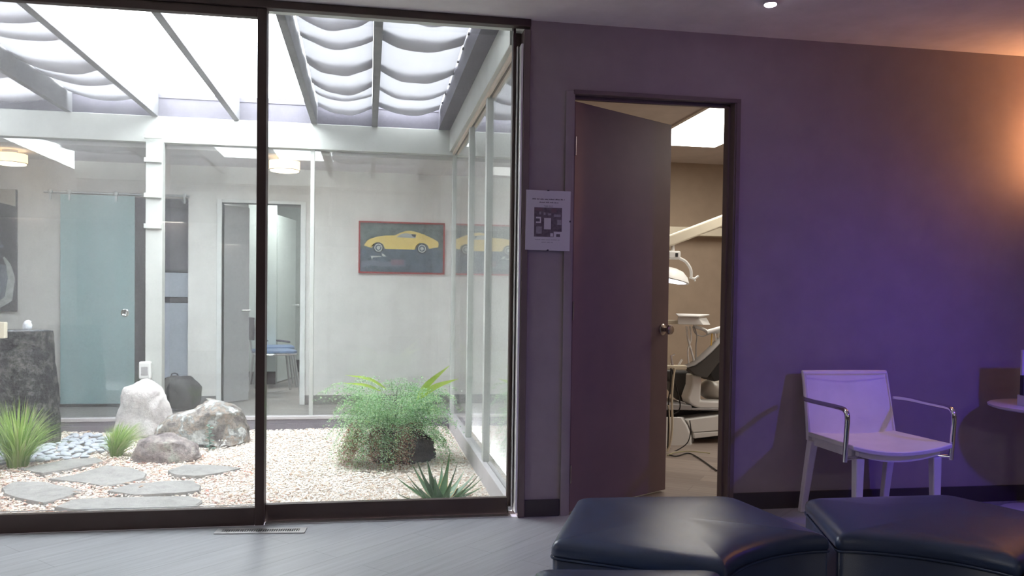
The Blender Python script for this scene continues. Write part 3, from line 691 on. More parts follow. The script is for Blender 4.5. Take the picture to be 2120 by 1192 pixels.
# ------------------------------------------------------------------ rocks
def rock(name, c, prof, depth, m, label, cat, seed, amp=0.05, freq=2.4, sub=5, rough=0.02):
    """prof: silhouette (x, z) seen from the door, c = (x, y) on the ground; solid rock built from it"""
    zs = [p[1] for p in prof]; zt = max(zs); zb = ZG-0.05
    def extent(z):
        xs = []
        n = len(prof)
        for i in range(n):
            (xa, za), (xb, zb_) = prof[i], prof[(i+1) % n]
            if (za-z)*(zb_-z) <= 0 and za != zb_: xs.append(xa+(xb-xa)*(z-za)/(zb_-za))
        return (min(xs), max(xs)) if len(xs) >= 2 else None
    vs, fs = ico(sub); out = []
    for v in vs:
        z = zb+(zt-zb)*(0.5+0.5*math.copysign(abs(v.z)**0.8, v.z))
        e = extent(min(max(z, min(zs)+1e-3), zt-1e-3))
        a, b = e if e else (c[0]-0.01, c[0]+0.01)
        h = math.sqrt(max(v.x*v.x+v.y*v.y, 1e-9)); cx, cy = v.x/h, v.y/h
        k = min(1.0, (h*1.35)) if abs(v.z) > 0.6 else 1.0
        hw = (b-a)/2; mid = (a+b)/2
        dd = depth*(0.55+0.45*min(1, hw/(0.5*(prof[0][0]-prof[-1][0])+1e-6) if False else hw*2.2/depth))
        p = Vector((mid+cx*hw*k, c[1]+cy*dd*0.5*k, z))
        nn = noise.fractal(Vector(p)*freq*3+Vector((seed, 0, 0)), 0.9, 2.0, 5)
        p += Vector((cx, cy, v.z)).normalized()*(nn*amp*0.5)
        # crisp facets
        p += Vector((cx, cy, v.z))*rough*(abs(noise.noise(p*9+Vector((seed, 3, 1))))-0.2)
        out.append(p)
    q = MB(); q.add(out, fs); o = q.build(name, m, smooth=38)
    return tag(o, label, cat)
def prof(pts, Y): return [(onY(x, y, Y).x, onY(x, y, Y).z) for x, y in pts]
rock('boulder', (-1.76, 2.98), prof([(228, 908), (240, 860), (250, 815), (270, 787), (318, 787), (335, 810), (345, 845), (358, 908)], 2.9), 0.34, M['rock_white'], 'tall pale white boulder standing below the outlet box', 'boulder', 3.0, 0.035)
rock('boulder', (-1.20, 2.68), prof([(312, 912), (320, 885), (345, 862), (395, 850), (425, 829), (465, 832), (497, 852), (514, 885), (512, 912), (500, 918)], 2.62), 0.42, M['rock_lichen'], 'broad grey brown boulder patched with white lichen right of the pale one', 'boulder', 7.0, 0.05)
rock('boulder', (-1.36, 2.02), prof([(260, 958), (270, 935), (285, 912), (300, 903), (345, 905), (375, 903), (400, 925), (415, 948), (410, 958)], 1.95), 0.28, M['rock_mauve'], 'low mauve grey boulder in front of the other two', 'boulder', 12.0, 0.045)

# basalt fountain column
fc = empty('stone_fountain', (-2.56, 2.78, ZG), 'tall dark basalt column fountain with a bubbling top at the left', 'fountain')
q = MB(); n = 60; vs = []; L = 26
hexr = []
for r in range(L+1):
    t = r/L; z = -0.05+t*0.895; wd = 0.290-0.040*t**1.1+0.012*math.sin(t*5)
    for j in range(n):
        a = 2*PI*j/n
        k = max(abs(math.cos(a)), abs(math.sin(a))*1.0)
        rr = wd*(0.80/k*0.55+0.45)
        p = Vector((rr*math.cos(a), rr*0.72*math.sin(a), z))
        nn = noise.fractal(p*9+Vector((2, 5, 1)), 0.8, 2.0, 5)*0.013
        vs.append((p.x*(1+nn/wd), p.y*(1+nn/wd), z))
fs = [(r*n+j, r*n+(j+1) % n, (r+1)*n+(j+1) % n, (r+1)*n+j) for r in range(L) for j in range(n)]+[tuple(range(L*n, L*n+n))]
q.add(vs, fs); q.build('stone_column', M['stone_dark'], fc, smooth=45)
gm, gn, gb = nt('water'); gb.inputs['Transmission Weight'].default_value = 0.9; gb.inputs['Roughness'].default_value = 0.03; gb.inputs['IOR'].default_value = 1.33; gb.inputs['Base Color'].default_value = (0.9, 0.95, 1, 1)
bump(gn, gb, noi(gn, coords(gn), 30, 3), 0.5, 0.01)
q = MB(); q.lathe([(0.19, 0.846), (0.195, 0.850), (0.19, 0.853), (0.03, 0.856)], n=32); q.build('water_film', gm, fc, smooth=60)
vs, fs = ico(3); q = MB(); q.add([Vector((v.x*0.030+0.05, v.y*0.028, 0.885+v.z*0.042))*1.0+Vector((1, 1, 1))*0.008*noise.noise(v*3) for v in vs], fs)
foam = mat('bubbling water', (0.85, 0.88, 0.95), 0.15, var=0.1, vs=40)
q.build('water_bubble', foam, fc, smooth=60)
# small holder at the left edge
ln = empty('lantern', onY(6, 700, 2.45), 'small cream and brown lantern at the left edge before the stone column', 'lantern')
boxo('body', (-0.05, 0.022, -0.025, 0.025, 0.0, 0.115), M['cream'], ln, bevel=0.006)
boxo('bracket', (-0.05, -0.012, -0.03, -0.0255, -0.03, 0.11), mat('brown wood bracket', (0.22, 0.10, 0.06), 0.5), ln, bevel=0.002)
q = MB(); q.tube([(-0.03, 0, -0.03), (-0.03, 0, ZG-ln.location.z)], 0.008, 8); q.build('stake', M['brown'], ln, smooth=40)

# pebbles
pv, pf = ico(3)
pmeshes = []
for k in range(6):
    q = MB(); sx, sy, sz = random.uniform(0.9, 1.15), random.uniform(0.62, 0.85), random.uniform(0.36, 0.5)
    q.add([Vector((v.x*sx, v.y*sy, v.z*sz))*(1+0.08*noise.noise(v*1.3+Vector((k*4, 0, 0)))) for v in pv], pf)
    me = bpy.data.meshes.new('pebble'); me.from_pydata(q.v, [], q.f); me.materials.append(M['pebble']); me.polygons.foreach_set('use_smooth', [True]*len(me.polygons)); pmeshes.append(me)
placed = []; tries = 0; rnd = random.Random(5)
while len(placed) < 165 and tries < 30000:
    tries += 1
    x = rnd.uniform(-2.62, -1.76); y = rnd.uniform(1.78, 2.98)
    pxv = (Vector((x, y, ZG))-CAM)
    if in_flag(x, y): continue
    if abs(x+2.545) < 0.30 and abs(y-2.78) < 0.235: continue
    # bed outline
    if y < 2.28-0.0*(x) and x > -1.88: continue
    if y < 1.86 + (x+2.3)*0.5: continue
    if x > -1.86 and y > 2.62: continue
    if y > 2.75 and x > -2.05: continue
    r = rnd.uniform(0.024, 0.040)
    if any((x-a)**2+(y-b)**2 < (0.86*(r+c_))**2 for a, b, c_ in placed): continue
    placed.append((x, y, r))
for i, (x, y, r) in enumerate(placed):
    o = bpy.data.objects.new('pebble', pmeshes[i % 6]); C.objects.link(o)
    o.location = (x, y, ZG+0.012+r*0.42+rnd.uniform(0, 0.008)); o.scale = (r*1.12, r*1.12, r*1.05)
    o.rotation_euler = (rnd.uniform(-0.25, 0.25), rnd.uniform(-0.25, 0.25), rnd.uniform(0, 6.28))
    tag(o, 'smooth blue-grey river pebble in the bed around the dark stone column', 'pebble', 'river pebbles around the stone fountain')

# ------------------------------------------------------------------ grasses
def tuft(x, y, n, h, spread, label, seed, name='grass_tuft', lean=(0, 0)):
    rnd = random.Random(seed); q = MB()
    for i in range(n):
        a = rnd.uniform(0, 2*PI); r0 = rnd.uniform(0, 0.045)*spread/0.2
        hh = h*rnd.uniform(0.45, 1.05); sp = spread*rnd.uniform(0.2, 1.1)*(1.25-0.45*hh/h)
        d = Vector((math.cos(a), math.sin(a), 0))
        pts = []
        for k in range(6):
            t = k/5
            pts.append(Vector((x, y, ZG))+d*(r0+sp*t**1.7)+Vector((lean[0], lean[1], 0))*t*t+Vector((0, 0, hh*(t-0.28*t**3*min(1.5, sp/h*1.6)))))
        w_ = rnd.uniform(0.0022, 0.0042)
        q.strip(pts, [w_, w_*1.1, w_, w_*0.8, w_*0.5, 0.0003], (-math.sin(a), math.cos(a), 0), fold=0.3)
    for i in range(n//14):
        a = rnd.uniform(-0.9, 0.9) if rnd.random() < 0.6 else rnd.uniform(0, 2*PI); d = Vector((math.cos(a), math.sin(a)*0.7, 0)); hh = h*rnd.uniform(0.5, 1.0); sp = spread*rnd.uniform(1.0, 1.7)
        pts = [Vector((x, y, ZG))+d*sp*(k/7)**1.3+Vector((0, 0, hh*((k/7)-0.45*(k/7)**3))) for k in range(8)]
        q.strip(pts, [0.002]*5+[0.0015, 0.001, 0.0002], (-math.sin(a), math.cos(a), 0), fold=0.3)
    o = q.build(name, M['grassmat'], smooth=80)
    return tag(o, label, 'ornamental grass')
tuft(-2.22, 1.86, 520, 0.46, 0.26, 'tall bright green grass tuft at the left edge before the stone column', 21)
tuft(-1.71, 2.16, 330, 0.27, 0.17, 'smaller yellow-green grass tuft beside the low mauve boulder', 22, lean=(0.06, 0))
# little leafy plant in front of lichen boulder
lp = empty('seedling', (-1.135, 2.36, ZG), 'small grey-green leafy plant with tiny white flowers against the lichen boulder', 'small plant')
q = MB(); rnd = random.Random(4)
q.tube([(0, 0, 0), (0.005, 0, 0.08), (0.0, 0, 0.17)], 0.0035, 6); q.build('stem', M['weed'], lp)
q = MB()
for i in range(16):
    z = 0.01+i*0.0115; a = i*2.4; L = 0.055*(1-0.45*i/16)
    d = Vector((math.cos(a), math.sin(a)*0.8, 0))
    q.strip([Vector((0, 0, z)), Vector((0, 0, z+0.012))+d*L*0.5, Vector((0, 0, z+0.006))+d*L], [0.003, 0.017, 0.002], (-d.y, d.x, 0.2), fold=0.2)
q.build('foliage', M['weed'], lp, smooth=60)
q = MB()
vs, fs = ico(1)
for i in range(16):
    c = Vector((0.075+rnd.uniform(-0.04, 0.05), -0.02+rnd.uniform(-0.02, 0.02), 0.03+rnd.uniform(0, 0.05))); q.add([c+v*0.006 for v in vs], fs)
    q.tube([c, Vector((0.05, 0, 0.0))], 0.0008, 3)
q.build('flowers', M['white_paint'], lp)

# ------------------------------------------------------------------ maidenhair fern
FX, FY = 0.20, 1.78
fr_ = empty('maidenhair_fern', (FX, FY, ZG), 'large maidenhair fern spilling over a dark root mound on the gravel', 'fern')
vs, fs = ico(5); q = MB(); out = []
for v in vs:
    p = Vector((v.x*0.21+0.03, v.y*0.16, 0.10+v.z*0.17))
    p += v*0.06*noise.fractal(v*2.5, 0.8, 2, 5)+v*0.018*noise.noise(v*14)
    # hollow on the right front
    d = (p-Vector((0.19, -0.20, 0.10))).length
    if d < 0.14: p += Vector((0, 1, 0))*(0.14-d)*1.3
    p.z = max(p.z, 0.0); out.append(p)
q.add(out, fs); q.build('root_mound', M['bark'], fr_, smooth=50)
def frond(q, base, d, L, rise, droop, rnd, dens=1.55, leaf=0.0074, stem=None):
    side = Vector((-d.y, d.x, 0)); pts = []
    for k in range(13):
        t = k/12
        pts.append(base+d*L*(t-0.12*t*t)+Vector((0, 0, rise*math.sin(min(t*1.15, 1)*PI*0.62)-droop*t*t))+side*0.02*math.sin(t*3+d.x*9))
    if stem is not None: stem.strip(pts, [0.0006]*13, side)
    for k in range(2, 13):
        t = k/12
        for sgn in (-1, 1):
            bl = L*0.26*(1-0.75*t)*(0.6+0.4*rnd.random())+0.012
            n = max(2, int(bl/0.0135*dens))
            bd = (side*sgn+ (pts[k]-pts[k-1]).normalized()*0.7).normalized()
            for j in range(n):
                u = (j+0.5)/n
                c = pts[k]+bd*bl*u+Vector((0, 0, -0.35*bl*u*u))+Vector((rnd.gauss(0, 1), rnd.gauss(0, 1), rnd.gauss(0, 1)))*0.004
                if c.y < 0.02 and ((c.x-0.175)/0.085)**2+((c.z-0.08)/0.15)**2 < 1.0+rnd.uniform(-0.45, 0.12): continue
                s = leaf*rnd.uniform(0.6, 1.25)
                a = Vector((rnd.gauss(0, 1), rnd.gauss(0, 1), rnd.gauss(0, 0.5))).normalized()
                b = a.cross(Vector((rnd.gauss(0, 0.6), rnd.gauss(0, 0.6), 1))).normalized()
                q.add([c-a*s*0.4, c+b*s*0.75, c+a*s*0.9, c-b*s*0.75], [(0, 1, 2, 3)])
rnd = random.Random(31)
q = MB(); stems = MB(); q2 = MB()
for i in range(300):
    a = rnd.uniform(0, 2*PI)
    d = Vector((math.cos(a), math.sin(a)*0.85, 0)); d.normalize()
    up = rnd.random()
    base = Vector((d.x*0.13*rnd.random(), d.y*0.10*rnd.random(), 0.20+0.08*rnd.random()))
    L = rnd.uniform(0.20, 0.43)*(1.15 if d.x < -0.3 else 0.95)
    frond(q, base, d, L, 0.07+0.27*up, rnd.uniform(0.10, 0.40)*(1.2-up), rnd, stem=stems)
for i in range(95):     # hanging lower fronds
    a = rnd.uniform(PI, 2*PI) if rnd.random() < 0.7 else rnd.uniform(0, 2*PI)
    d = Vector((math.cos(a), math.sin(a), 0))
    if d.x > 0.15 and d.x < 0.9 and d.y < 0: continue
    base = Vector((d.x*0.20, d.y*0.14, 0.17+0.06*rnd.random()))
    frond(q, base, d, rnd.uniform(0.12, 0.26)*(1.15 if d.x < 0 else 1), 0.03, rnd.uniform(0.15, 0.24), rnd, stem=stems)
for i in range(130):     # dry brown fronds
    a = rnd.uniform(PI*0.95, 1.75*PI)
    d = Vector((math.cos(a), math.sin(a), 0))
    hz_ = rnd.random()
    base = Vector((d.x*0.22-0.03, d.y*0.17-0.02, 0.08+0.22*hz_))
    frond(q2, base, d, rnd.uniform(0.07, 0.19), 0.03, rnd.uniform(0.10, 0.16)+0.1*hz_, rnd, leaf=0.0066)
q.build('foliage', M['fern'], fr_)
stems.build('stems', M['bark'], fr_)
q2.build('dry_fronds', M['fern_dry'], fr_)
def wleaf(name, pts, ws, side):
    q = MB(); q.strip(smoothpath(pts, 5), [ws[0]+(ws[1]-ws[0])*math.sin(PI*min(1, k/((len(pts)-1)*5)*1.02)**0.8) for k in range((len(pts)-1)*5+1)], side, fold=0.25)
    return q.build(name, M['strap'], fr_, smooth=70)
F0 = Vector((FX, FY, ZG))
def fl(x, y, Y): return onY(x, y, Y)-F0
wleaf('strap_leaf', [fl(862, 830, 1.75), fl(885, 795, 1.70), fl(930, 757, 1.62)], (0.002, 0.022), (0.5, 0.2, -0.6))
wleaf('strap_leaf', [fl(870, 825, 1.75), fl(900, 800, 1.66), fl(948, 784, 1.6)], (0.002, 0.02), (0.3, 0.2, -0.8))
wleaf('strap_leaf', [fl(800, 805, 1.8), fl(765, 785, 1.75), fl(715, 776, 1.7)], (0.001, 0.011), (0.3, 0.5, 0.8))
wleaf('strap_leaf', [fl(790, 810, 1.8), fl(755, 797, 1.72), fl(710, 793, 1.66)], (0.001, 0.010), (0.3, 0.6, 0.8))

# ------------------------------------------------------------------ aloe
al = empty('aloe_plant', (0.40, 0.62, ZG), 'spiky dark green aloe rosette just outside the fixed pane', 'aloe')
def aloe_leaf(tip, w_, thick=0.35, base=(0, 0, 0.0)):
    b = Vector(base); t = Vector(tip); mid = b.lerp(t, 0.45)+Vector((0, 0, -0.02))+Vector((t.x, t.y, 0))*0.10
    pts = []; N = 12
    for k in range(N+1):
        u = k/N; pts.append(b*(1-u)**2+mid*2*u*(1-u)+t*u*u)
    q = MB(); side = Vector((-(t.y), t.x, 0)).normalized() if (abs(t.x)+abs(t.y)) > 1e-3 else Vector((1, 0, 0))
    vs = []
    for k, p in enumerate(pts):
        u = k/N; tt = (pts[min(k+1, N)]-pts[max(k-1, 0)]).normalized(); nn = side.cross(tt).normalized()
        if nn.z < 0: nn = -nn
        ww = w_*(1-u**1.6)*(0.8+0.4*math.sin(PI*min(1, u*1.6)))+0.0004
        vs += [p+side*ww+nn*ww*0.25, p+side*ww*0.86+nn*ww*0.22, p+nn*ww*-0.05, p-side*ww*0.86+nn*ww*0.22, p-side*ww+nn*ww*0.25, p-nn*ww*thick]
    fs = []; ms = []
    for k in range(N):
        for j in range(6):
            a = k*6+j; b_ = k*6+(j+1) % 6
            fs.append((a, b_, b_+6, a+6)); ms.append(1 if j in (0, 3) else 0)
    q.add(vs, fs); q.m = ms
    return q.build('leaf', [M['aloe'], M['aloe_edge']], al, smooth=60)
A0 = Vector((0.40, 0.62, ZG))
tips = [((820, 1020), 0.52), ((838, 975), 0.6), ((862, 950), 0.55), ((852, 958), 0.8), ((884, 950), 0.5), ((932, 932), 0.68), ((948, 955), 0.58), ((992, 982), 0.5), ((1000, 988), 0.62), ((985, 978), 0.75), ((818, 985), 0.8), ((975, 1000), 0.42), ((850, 1000), 0.4), ((915, 962), 0.85), ((900, 985), 0.40), ((935, 1000), 0.36), ((870, 1010), 0.34), ((1002, 1005), 0.75), ((830, 1035), 0.42), ((962, 972), 0.8)]
for (tx, ty), Yy in tips:
    t = onY(tx, ty, Yy)-A0
    aloe_leaf(t, random.uniform(0.026, 0.035), base=(t.x*0.08, t.y*0.08, 0.0))

# ------------------------------------------------------------------ waiting room things
def round_poly(P, rads, k=8):
    out = []; n = len(P)
    for i in range(n):
        p = Vector(P[i]); a = Vector(P[i-1]); b = Vector(P[(i+1) % n]); r = rads[i]
        if r <= 0: out.append(p); continue
        da = (a-p).normalized(); db = (b-p).normalized(); th = da.angle(db); L = r/math.tan(th/2)
        p1, p2 = p+da*L, p+db*L
        for j in range(k+1):
            t = j/k; out.append(p1*(1-t)**2+p*2*t*(1-t)+p2*t*t)
    return out
def ottoman(P, rads, label, z=0.43):
    ar = [(P[i-1][0]*P[i][1]-P[i][0]*P[i-1][1]) for i in range(len(P))]; A6 = 3*sum(ar)
    cx = sum((P[i-1][0]+P[i][0])*ar[i] for i in range(len(P)))/A6; cy = sum((P[i-1][1]+P[i][1])*ar[i] for i in range(len(P)))/A6
    t = empty('ottoman', (cx, cy, 0), label, 'ottoman', 'blue leather ottomans')
    R = round_poly([(p[0]-cx, p[1]-cy) for p in P], rads)
    n = len(R)
    def nrm(i):
        a, b = R[i-1], R[(i+1) % n]; d = b-a
        if d.length < 1e-6: d = Vector((1, 0))
        v = Vector((d.y, -d.x)).normalized()
        return v if v.dot(R[i]) > 0 or True else -v
    area = sum(R[i].x*R[(i+1) % n].y-R[(i+1) % n].x*R[i].y for i in range(n))
    sg = 1 if area > 0 else -1
    N = [nrm(i)*sg for i in range(n)]
    def ring(off, zz): return [(R[i].x-N[i].x*off, R[i].y-N[i].y*off, zz) for i in range(n)]
    q = MB(); rs = [ring(0.004, 0.03), ring(0.004, z-0.052), ring(0.008, z-0.048)]
    vs = [p for r in rs for p in r]
    fs = [(a*n+j, a*n+(j+1) % n, (a+1)*n+(j+1) % n, (a+1)*n+j) for a in range(len(rs)-1) for j in range(n)]+[tuple(range(n-1, -1, -1))]
    q.add(vs, fs); q.build('side_upholstery', M['leather'], t, smooth=50)
    q = MB(); q.tube([Vector(p) for p in ring(0.001, z-0.045)]+[Vector(ring(0.001, z-0.045)[0])], 0.0035, 6, cap=False); q.build('piping', M['leather'], t, smooth=60)
    q = MB(); rs = [ring(0.006, z-0.044), ring(0.0, z-0.036), ring(0.001, z-0.022), ring(0.005, z-0.011)]
    base = ring(0.005, z)
    for k, dz in ((0.972, -0.004), (0.935, 0.0), (0.88, 0.003), (0.75, 0.006), (0.5, 0.009), (0.25, 0.011)): rs.append([(x*k, y*k, z+dz) for x, y, _ in base])
    vs = [p for r in rs for p in r]; m_ = len(rs)
    vs = [(x, y, zz+(0.0025*noise.noise(Vector((x*9+cx*7, y*9, 1))) if zz > z-0.005 else 0)) for x, y, zz in vs]
    vs.append((0, 0, z+0.012))
    fs = [(a*n+j, a*n+(j+1) % n, (a+1)*n+(j+1) % n, (a+1)*n+j) for a in range(m_-1) for j in range(n)]+[((m_-1)*n+j, (m_-1)*n+(j+1) % n, m_*n) for j in range(n)]
    q.add(vs, fs); q.build('seat_cushion', M['leather'], t, smooth=60)
    for k in range(4):
        a = PI/4+k*PI/2; p = R[int(n*(k+0.5)/4)]*0.8
        q = MB(); q.tube([(p.x, p.y, 0.0), (p.x, p.y, 0.034)], 0.02, 12); q.build('foot', M['black'], t, smooth=40)
    return t
def arc(c, r, p0, p1, k=9):
    a0 = math.atan2(p0[1]-c[1], p0[0]-c[0]); a1 = math.atan2(p1[1]-c[1], p1[0]-c[0])
    while a1-a0 > PI: a1 -= 2*PI
    while a1-a0 < -PI: a1 += 2*PI
    r0 = math.hypot(p0[0]-c[0], p0[1]-c[1]); r1 = math.hypot(p1[0]-c[0], p1[1]-c[1])
    return [(c[0]+(r0+(r1-r0)*i/k)*math.cos(a0+(a1-a0)*i/k), c[1]+(r0+(r1-r0)*i/k)*math.sin(a0+(a1-a0)*i/k)) for i in range(k+1)]
cc = (1.20, -2.33)
A1 = arc(cc, 0, (1.238, -1.868), (0.850, -2.062))
ottoman([(0.47, -1.825), (0.665, -1.355), (1.17, -1.395)]+A1, [0.025, 0.05, 0.07]+[0.012]+[0]*8+[0.012], 'blue leather ottoman with a concave edge, middle of the front ones by the door')
A2 = arc(cc, 0, (1.585, -2.135), (1.252, -1.872))
ottoman([(1.385, -1.46), (1.90, -1.468), (2.06, -1.86)]+A2, [0.05, 0.07, 0.07]+[0.02]+[0]*8+[0.02], 'dark blue leather ottoman in front of the white armchair')
A3 = arc(cc, 0, (0.838, -2.082), (0.85, -2.55))
ottoman([(0.30, -2.55), (0.385, -2.015)]+A3, [0.05, 0.04]+[0.05]+[0]*8+[0.012], 'blue leather ottoman cut off by the bottom edge of the picture')
A4 = arc(cc, 0, (1.60, -2.56), (1.60, -2.155))
ottoman([(2.10, -1.93), (2.35, -2.35), (2.05, -2.70)]+A4, [0.05, 0.05, 0.05]+[0.012]+[0]*8+[0.012], 'blue leather ottoman just entering at the lower right corner')

# white armchair
ch = empty('armchair', (2.39, -0.32, 0), 'white leather armchair with chrome arms against the purple wall', 'armchair')
def quadleg(name, p0, p1, w0, w1):
    q = MB(); a, b = Vector(p0), Vector(p1)
    q.add([(a.x-w0, a.y-w0, a.z), (a.x+w0, a.y-w0, a.z), (a.x+w0, a.y+w0, a.z), (a.x-w0, a.y+w0, a.z), (b.x-w1, b.y-w1, b.z), (b.x+w1, b.y-w1, b.z), (b.x+w1, b.y+w1, b.z), (b.x-w1, b.y+w1, b.z)],
          [(0, 3, 2, 1), (4, 5, 6, 7), (0, 1, 5, 4), (1, 2, 6, 5), (2, 3, 7, 6), (3, 0, 4, 7)])
    return q.build(name, M['whitelthr'], ch, bevel=0.005)
quadleg('leg', (-0.225, 0.235, 0.0), (-0.215, 0.165, 0.375), 0.016, 0.021)
quadleg('leg', (0.225, 0.235, 0.0), (0.215, 0.165, 0.375), 0.016, 0.021)
quadleg('leg', (-0.195, -0.185, 0.0), (-0.19, -0.180, 0.352), 0.016, 0.021)
quadleg('leg', (0.205, -0.185, 0.0), (0.20, -0.180, 0.352), 0.016, 0.021)
q = MB(); vs = []; nx, nz = 14, 10
for s_ in (0, 1):
    for j in range(nz+1):
        t = j/nz
        for i in range(nx+1):
            u = i/nx*2-1
            y = 0.165+0.075*t**1.3-0.0+0.012*(1-u*u)+(0.020 if s_ else 0.0)-0.018*0
            vs.append((u*(0.243-0.008*t), y, 0.372+t*0.342))
def grid_solid(q, vs, nx, nz):
    W = nx+1; H = (nx+1)*(nz+1); fs = []
    for j in range(nz):
        for i in range(nx):
            a = j*W+i; fs.append((a, a+1, a+W+1, a+W)); fs.append((H+a, H+a+W, H+a+W+1, H+a+1))
    for j in range(nz):
        a = j*W; fs.append((a, a+W, H+a+W, H+a)); a = j*W+nx; fs.append((a, H+a, H+a+W, a+W))
    for i in range(nx):
        fs.append((i, H+i, H+i+1, i+1)); a = nz*W+i; fs.append((a, a+1, H+a+1, H+a))
    q.add(vs, fs)
grid_solid(q, vs, nx, nz); q.build('backrest', M['whitelthr'], ch, smooth=50, bevel=0.006)
q = MB()
for a, b in (((-0.232, 0.156, 0.40), (-0.225, 0.226, 0.70)), ((0.232, 0.156, 0.40), (0.225, 0.226, 0.70)), ((-0.225, 0.226, 0.70), (0.225, 0.226, 0.70))): q.tube([a, b], 0.0022, 6)
q.build('seam_piping', M['whitelthr'], ch, smooth=60)
q = MB(); vs = []; nx, nz = 18, 14
for s_ in (1, 0):
    for j in range(nz+1):
        t = j/nz
        for i in range(nx+1):
            u = i/nx*2-1
            dip = 0.034*(1-u*u)*(0.4+0.6*(1-t))
            vs.append((u*(0.250-0.014*t), -0.232+t*0.425, 0.420-0.004*t-dip-(0.0 if s_ else 0.022)))
H = (nx+1)*(nz+1)
grid_solid(q, vs, nx, nz); q.build('seat', M['whitelthr'], ch, smooth=50, bevel=0.005)
q = MB(); W = 16; vs = []
for zoff in (0, 1):
    for yy in (-0.207, -0.180):
        for i in range(W+1):
            u = i/W*2-1; dip = 0.034*(1-u*u)
            vs.append((u*0.205, yy, (0.396-dip) if zoff else (0.365-dip*0.9)))
n1 = W+1
fs = []
for i in range(W):
    fs += [(i, i+1, 2*n1+i+1, 2*n1+i), (n1+i, 3*n1+i, 3*n1+i+1, n1+i+1), (i, n1+i, n1+i+1, i+1), (2*n1+i, 2*n1+i+1, 3*n1+i+1, 3*n1+i)]
fs += [(0, 2*n1, 3*n1, n1), (W, n1+W, 3*n1+W, 2*n1+W)]
q.add(vs, fs)
for sx in (-1, 1): q.box(sx*0.205-0.012, sx*0.205+0.012, -0.17, 0.18, 0.352, 0.392)
q.box(-0.20, 0.20, 0.15, 0.175, 0.352, 0.392)
q.build('seat_rail', M['whitelthr'], ch)
for sx in (-1, 1):
    x = sx*0.268
    pts = smoothpath([(x*0.93, 0.20, 0.578), (x, 0.12, 0.580), (x, -0.02, 0.579), (x, -0.155, 0.578), (x, -0.195, 0.570), (x, -0.212, 0.540), (x, -0.207, 0.45), (x, -0.198, 0.340)], 5)
    q = MB(); q.tube(pts, 0.0115, 14); q.tube([(x, -0.198, 0.352), (x*0.72, -0.17, 0.357)], 0.0095, 10)
    q.build('armrest', M['chrome'], ch, smooth=50)
    for o in ():
        pass

# round side table with brochure stand
st = empty('side_table', (3.40, -0.33, 0), 'small round table with white top at the right edge by the wall', 'side table')
q = MB(); q.lathe([(0.285, 0.535), (0.305, 0.542), (0.308, 0.552), (0.302, 0.556)], n=64); q.build('tabletop', M['whitelthr'], st, smooth=40)
q = MB(); q.tube([(0, 0, 0.018), (0, 0, 0.535)], 0.03, 20); q.build('pedestal', M['chrome'], st, smooth=40)
q = MB(); q.lathe([(0.242, 0.0), (0.242, 0.010), (0.20, 0.016), (0.04, 0.022)], n=56); q.build('table_base', M['whitelthr'], st, smooth=40)
bs = empty('brochure_stand', (3.25, -0.33, 0.556), 'white and dark brochure stand on the round side table at the right edge', 'brochure stand')
boxo('foot_block', (-0.05, 0.16, -0.04, 0.04, 0.0, 0.055), M['paper'], bs, bevel=0.003)
boxo('dark_panel', (-0.062, 0.16, -0.012, 0.012, 0.055, 0.155), M['dark'], bs, bevel=0.003)
boxo('card', (-0.066, 0.16, -0.006, 0.006, 0.155, 0.28), M['paper'], bs, bevel=0.001)
q = MB(); q.box(-0.045, -0.035, -0.0068, -0.0062, 0.20, 0.255); q.box(-0.028, -0.02, -0.0068, -0.0062, 0.215, 0.25); q.box(-0.01, 0.05, -0.0068, -0.0062, 0.24, 0.252); q.box(-0.01, 0.05, -0.0068, -0.0062, 0.215, 0.225)
q.build('card_print', mat('violet print ink', (0.12, 0.09, 0.22), 0.6), bs)

# ceiling cylinder spot
cs = empty('ceiling_spot', (1.735, -0.46, ZC), 'chrome cylinder spotlight hanging from the ceiling at the top edge', 'spotlight')
ctr = onY(1595, 6, -0.46); cs.location = (ctr.x, -0.46, ZC)
L0 = ZC-onY(1597, 10, -0.46).z
q = MB(); q.lathe([(0.030, -L0), (0.031, -L0), (0.031, 0.0), (0.010, 0.0)], n=36); q.build('housing', M['chrome'], cs, smooth=40)
q = MB(); q.lathe([(0.024, -L0-0.004), (0.027, -L0-0.001)], n=36); q.build('lens', M['spot_emit'], cs, smooth=40)

# ceiling panels at the back of the waiting room (seen as reflections in the glass), plus unseen fill panels added for brightness
for bx_, lb in ((None, 'added unseen fill panel on the ceiling, right of the camera'), (0, 'added unseen fill panel on the ceiling, left of the camera'), ((30, 451, 112, 461), 'left ceiling panel light at the back of the waiting room'), ((330, 459, 378, 465), 'right ceiling panel light at the back of the waiting room')):
    pa_, pb_ = (onZ(bx_[0], bx_[1], ZC-0.012), onZ(bx_[2], bx_[3], ZC-0.012)) if bx_ else ((Vector((2.4, 7.0, 0)), Vector((3.2, 7.0, 0))) if bx_ is None else (Vector((-4.05, 2.6, 0)), Vector((-3.35, 2.6, 0))))
    t = empty('ceiling_light', ((pa_.x+pb_.x)/2, 0.03-(pa_.y+pb_.y)/2, ZC), lb, 'ceiling light', 'panel lights at the back of the waiting room')
    hw_, hd_ = max(0.28, abs(pb_.x-pa_.x)/2), 0.40
    boxo('diffuser', (-hw_, hw_, -hd_, hd_, -0.012, -0.002), M['panel_emit2'] if bx_ else M['fill_panel_emit'], t)
    q = MB(); q.box(-hw_-0.03, -hw_-0.001, -hd_-0.03, hd_+0.03, -0.014, 0.0); q.box(hw_+0.001, hw_+0.03, -hd_-0.03, hd_+0.03, -0.014, 0.0); q.box(-hw_, hw_, hd_+0.001, hd_+0.03, -0.014, 0.0); q.box(-hw_, hw_, -hd_-0.03, -hd_-0.001, -0.014, 0.0)
    q.build('frame', M['treat_ceil'], t)

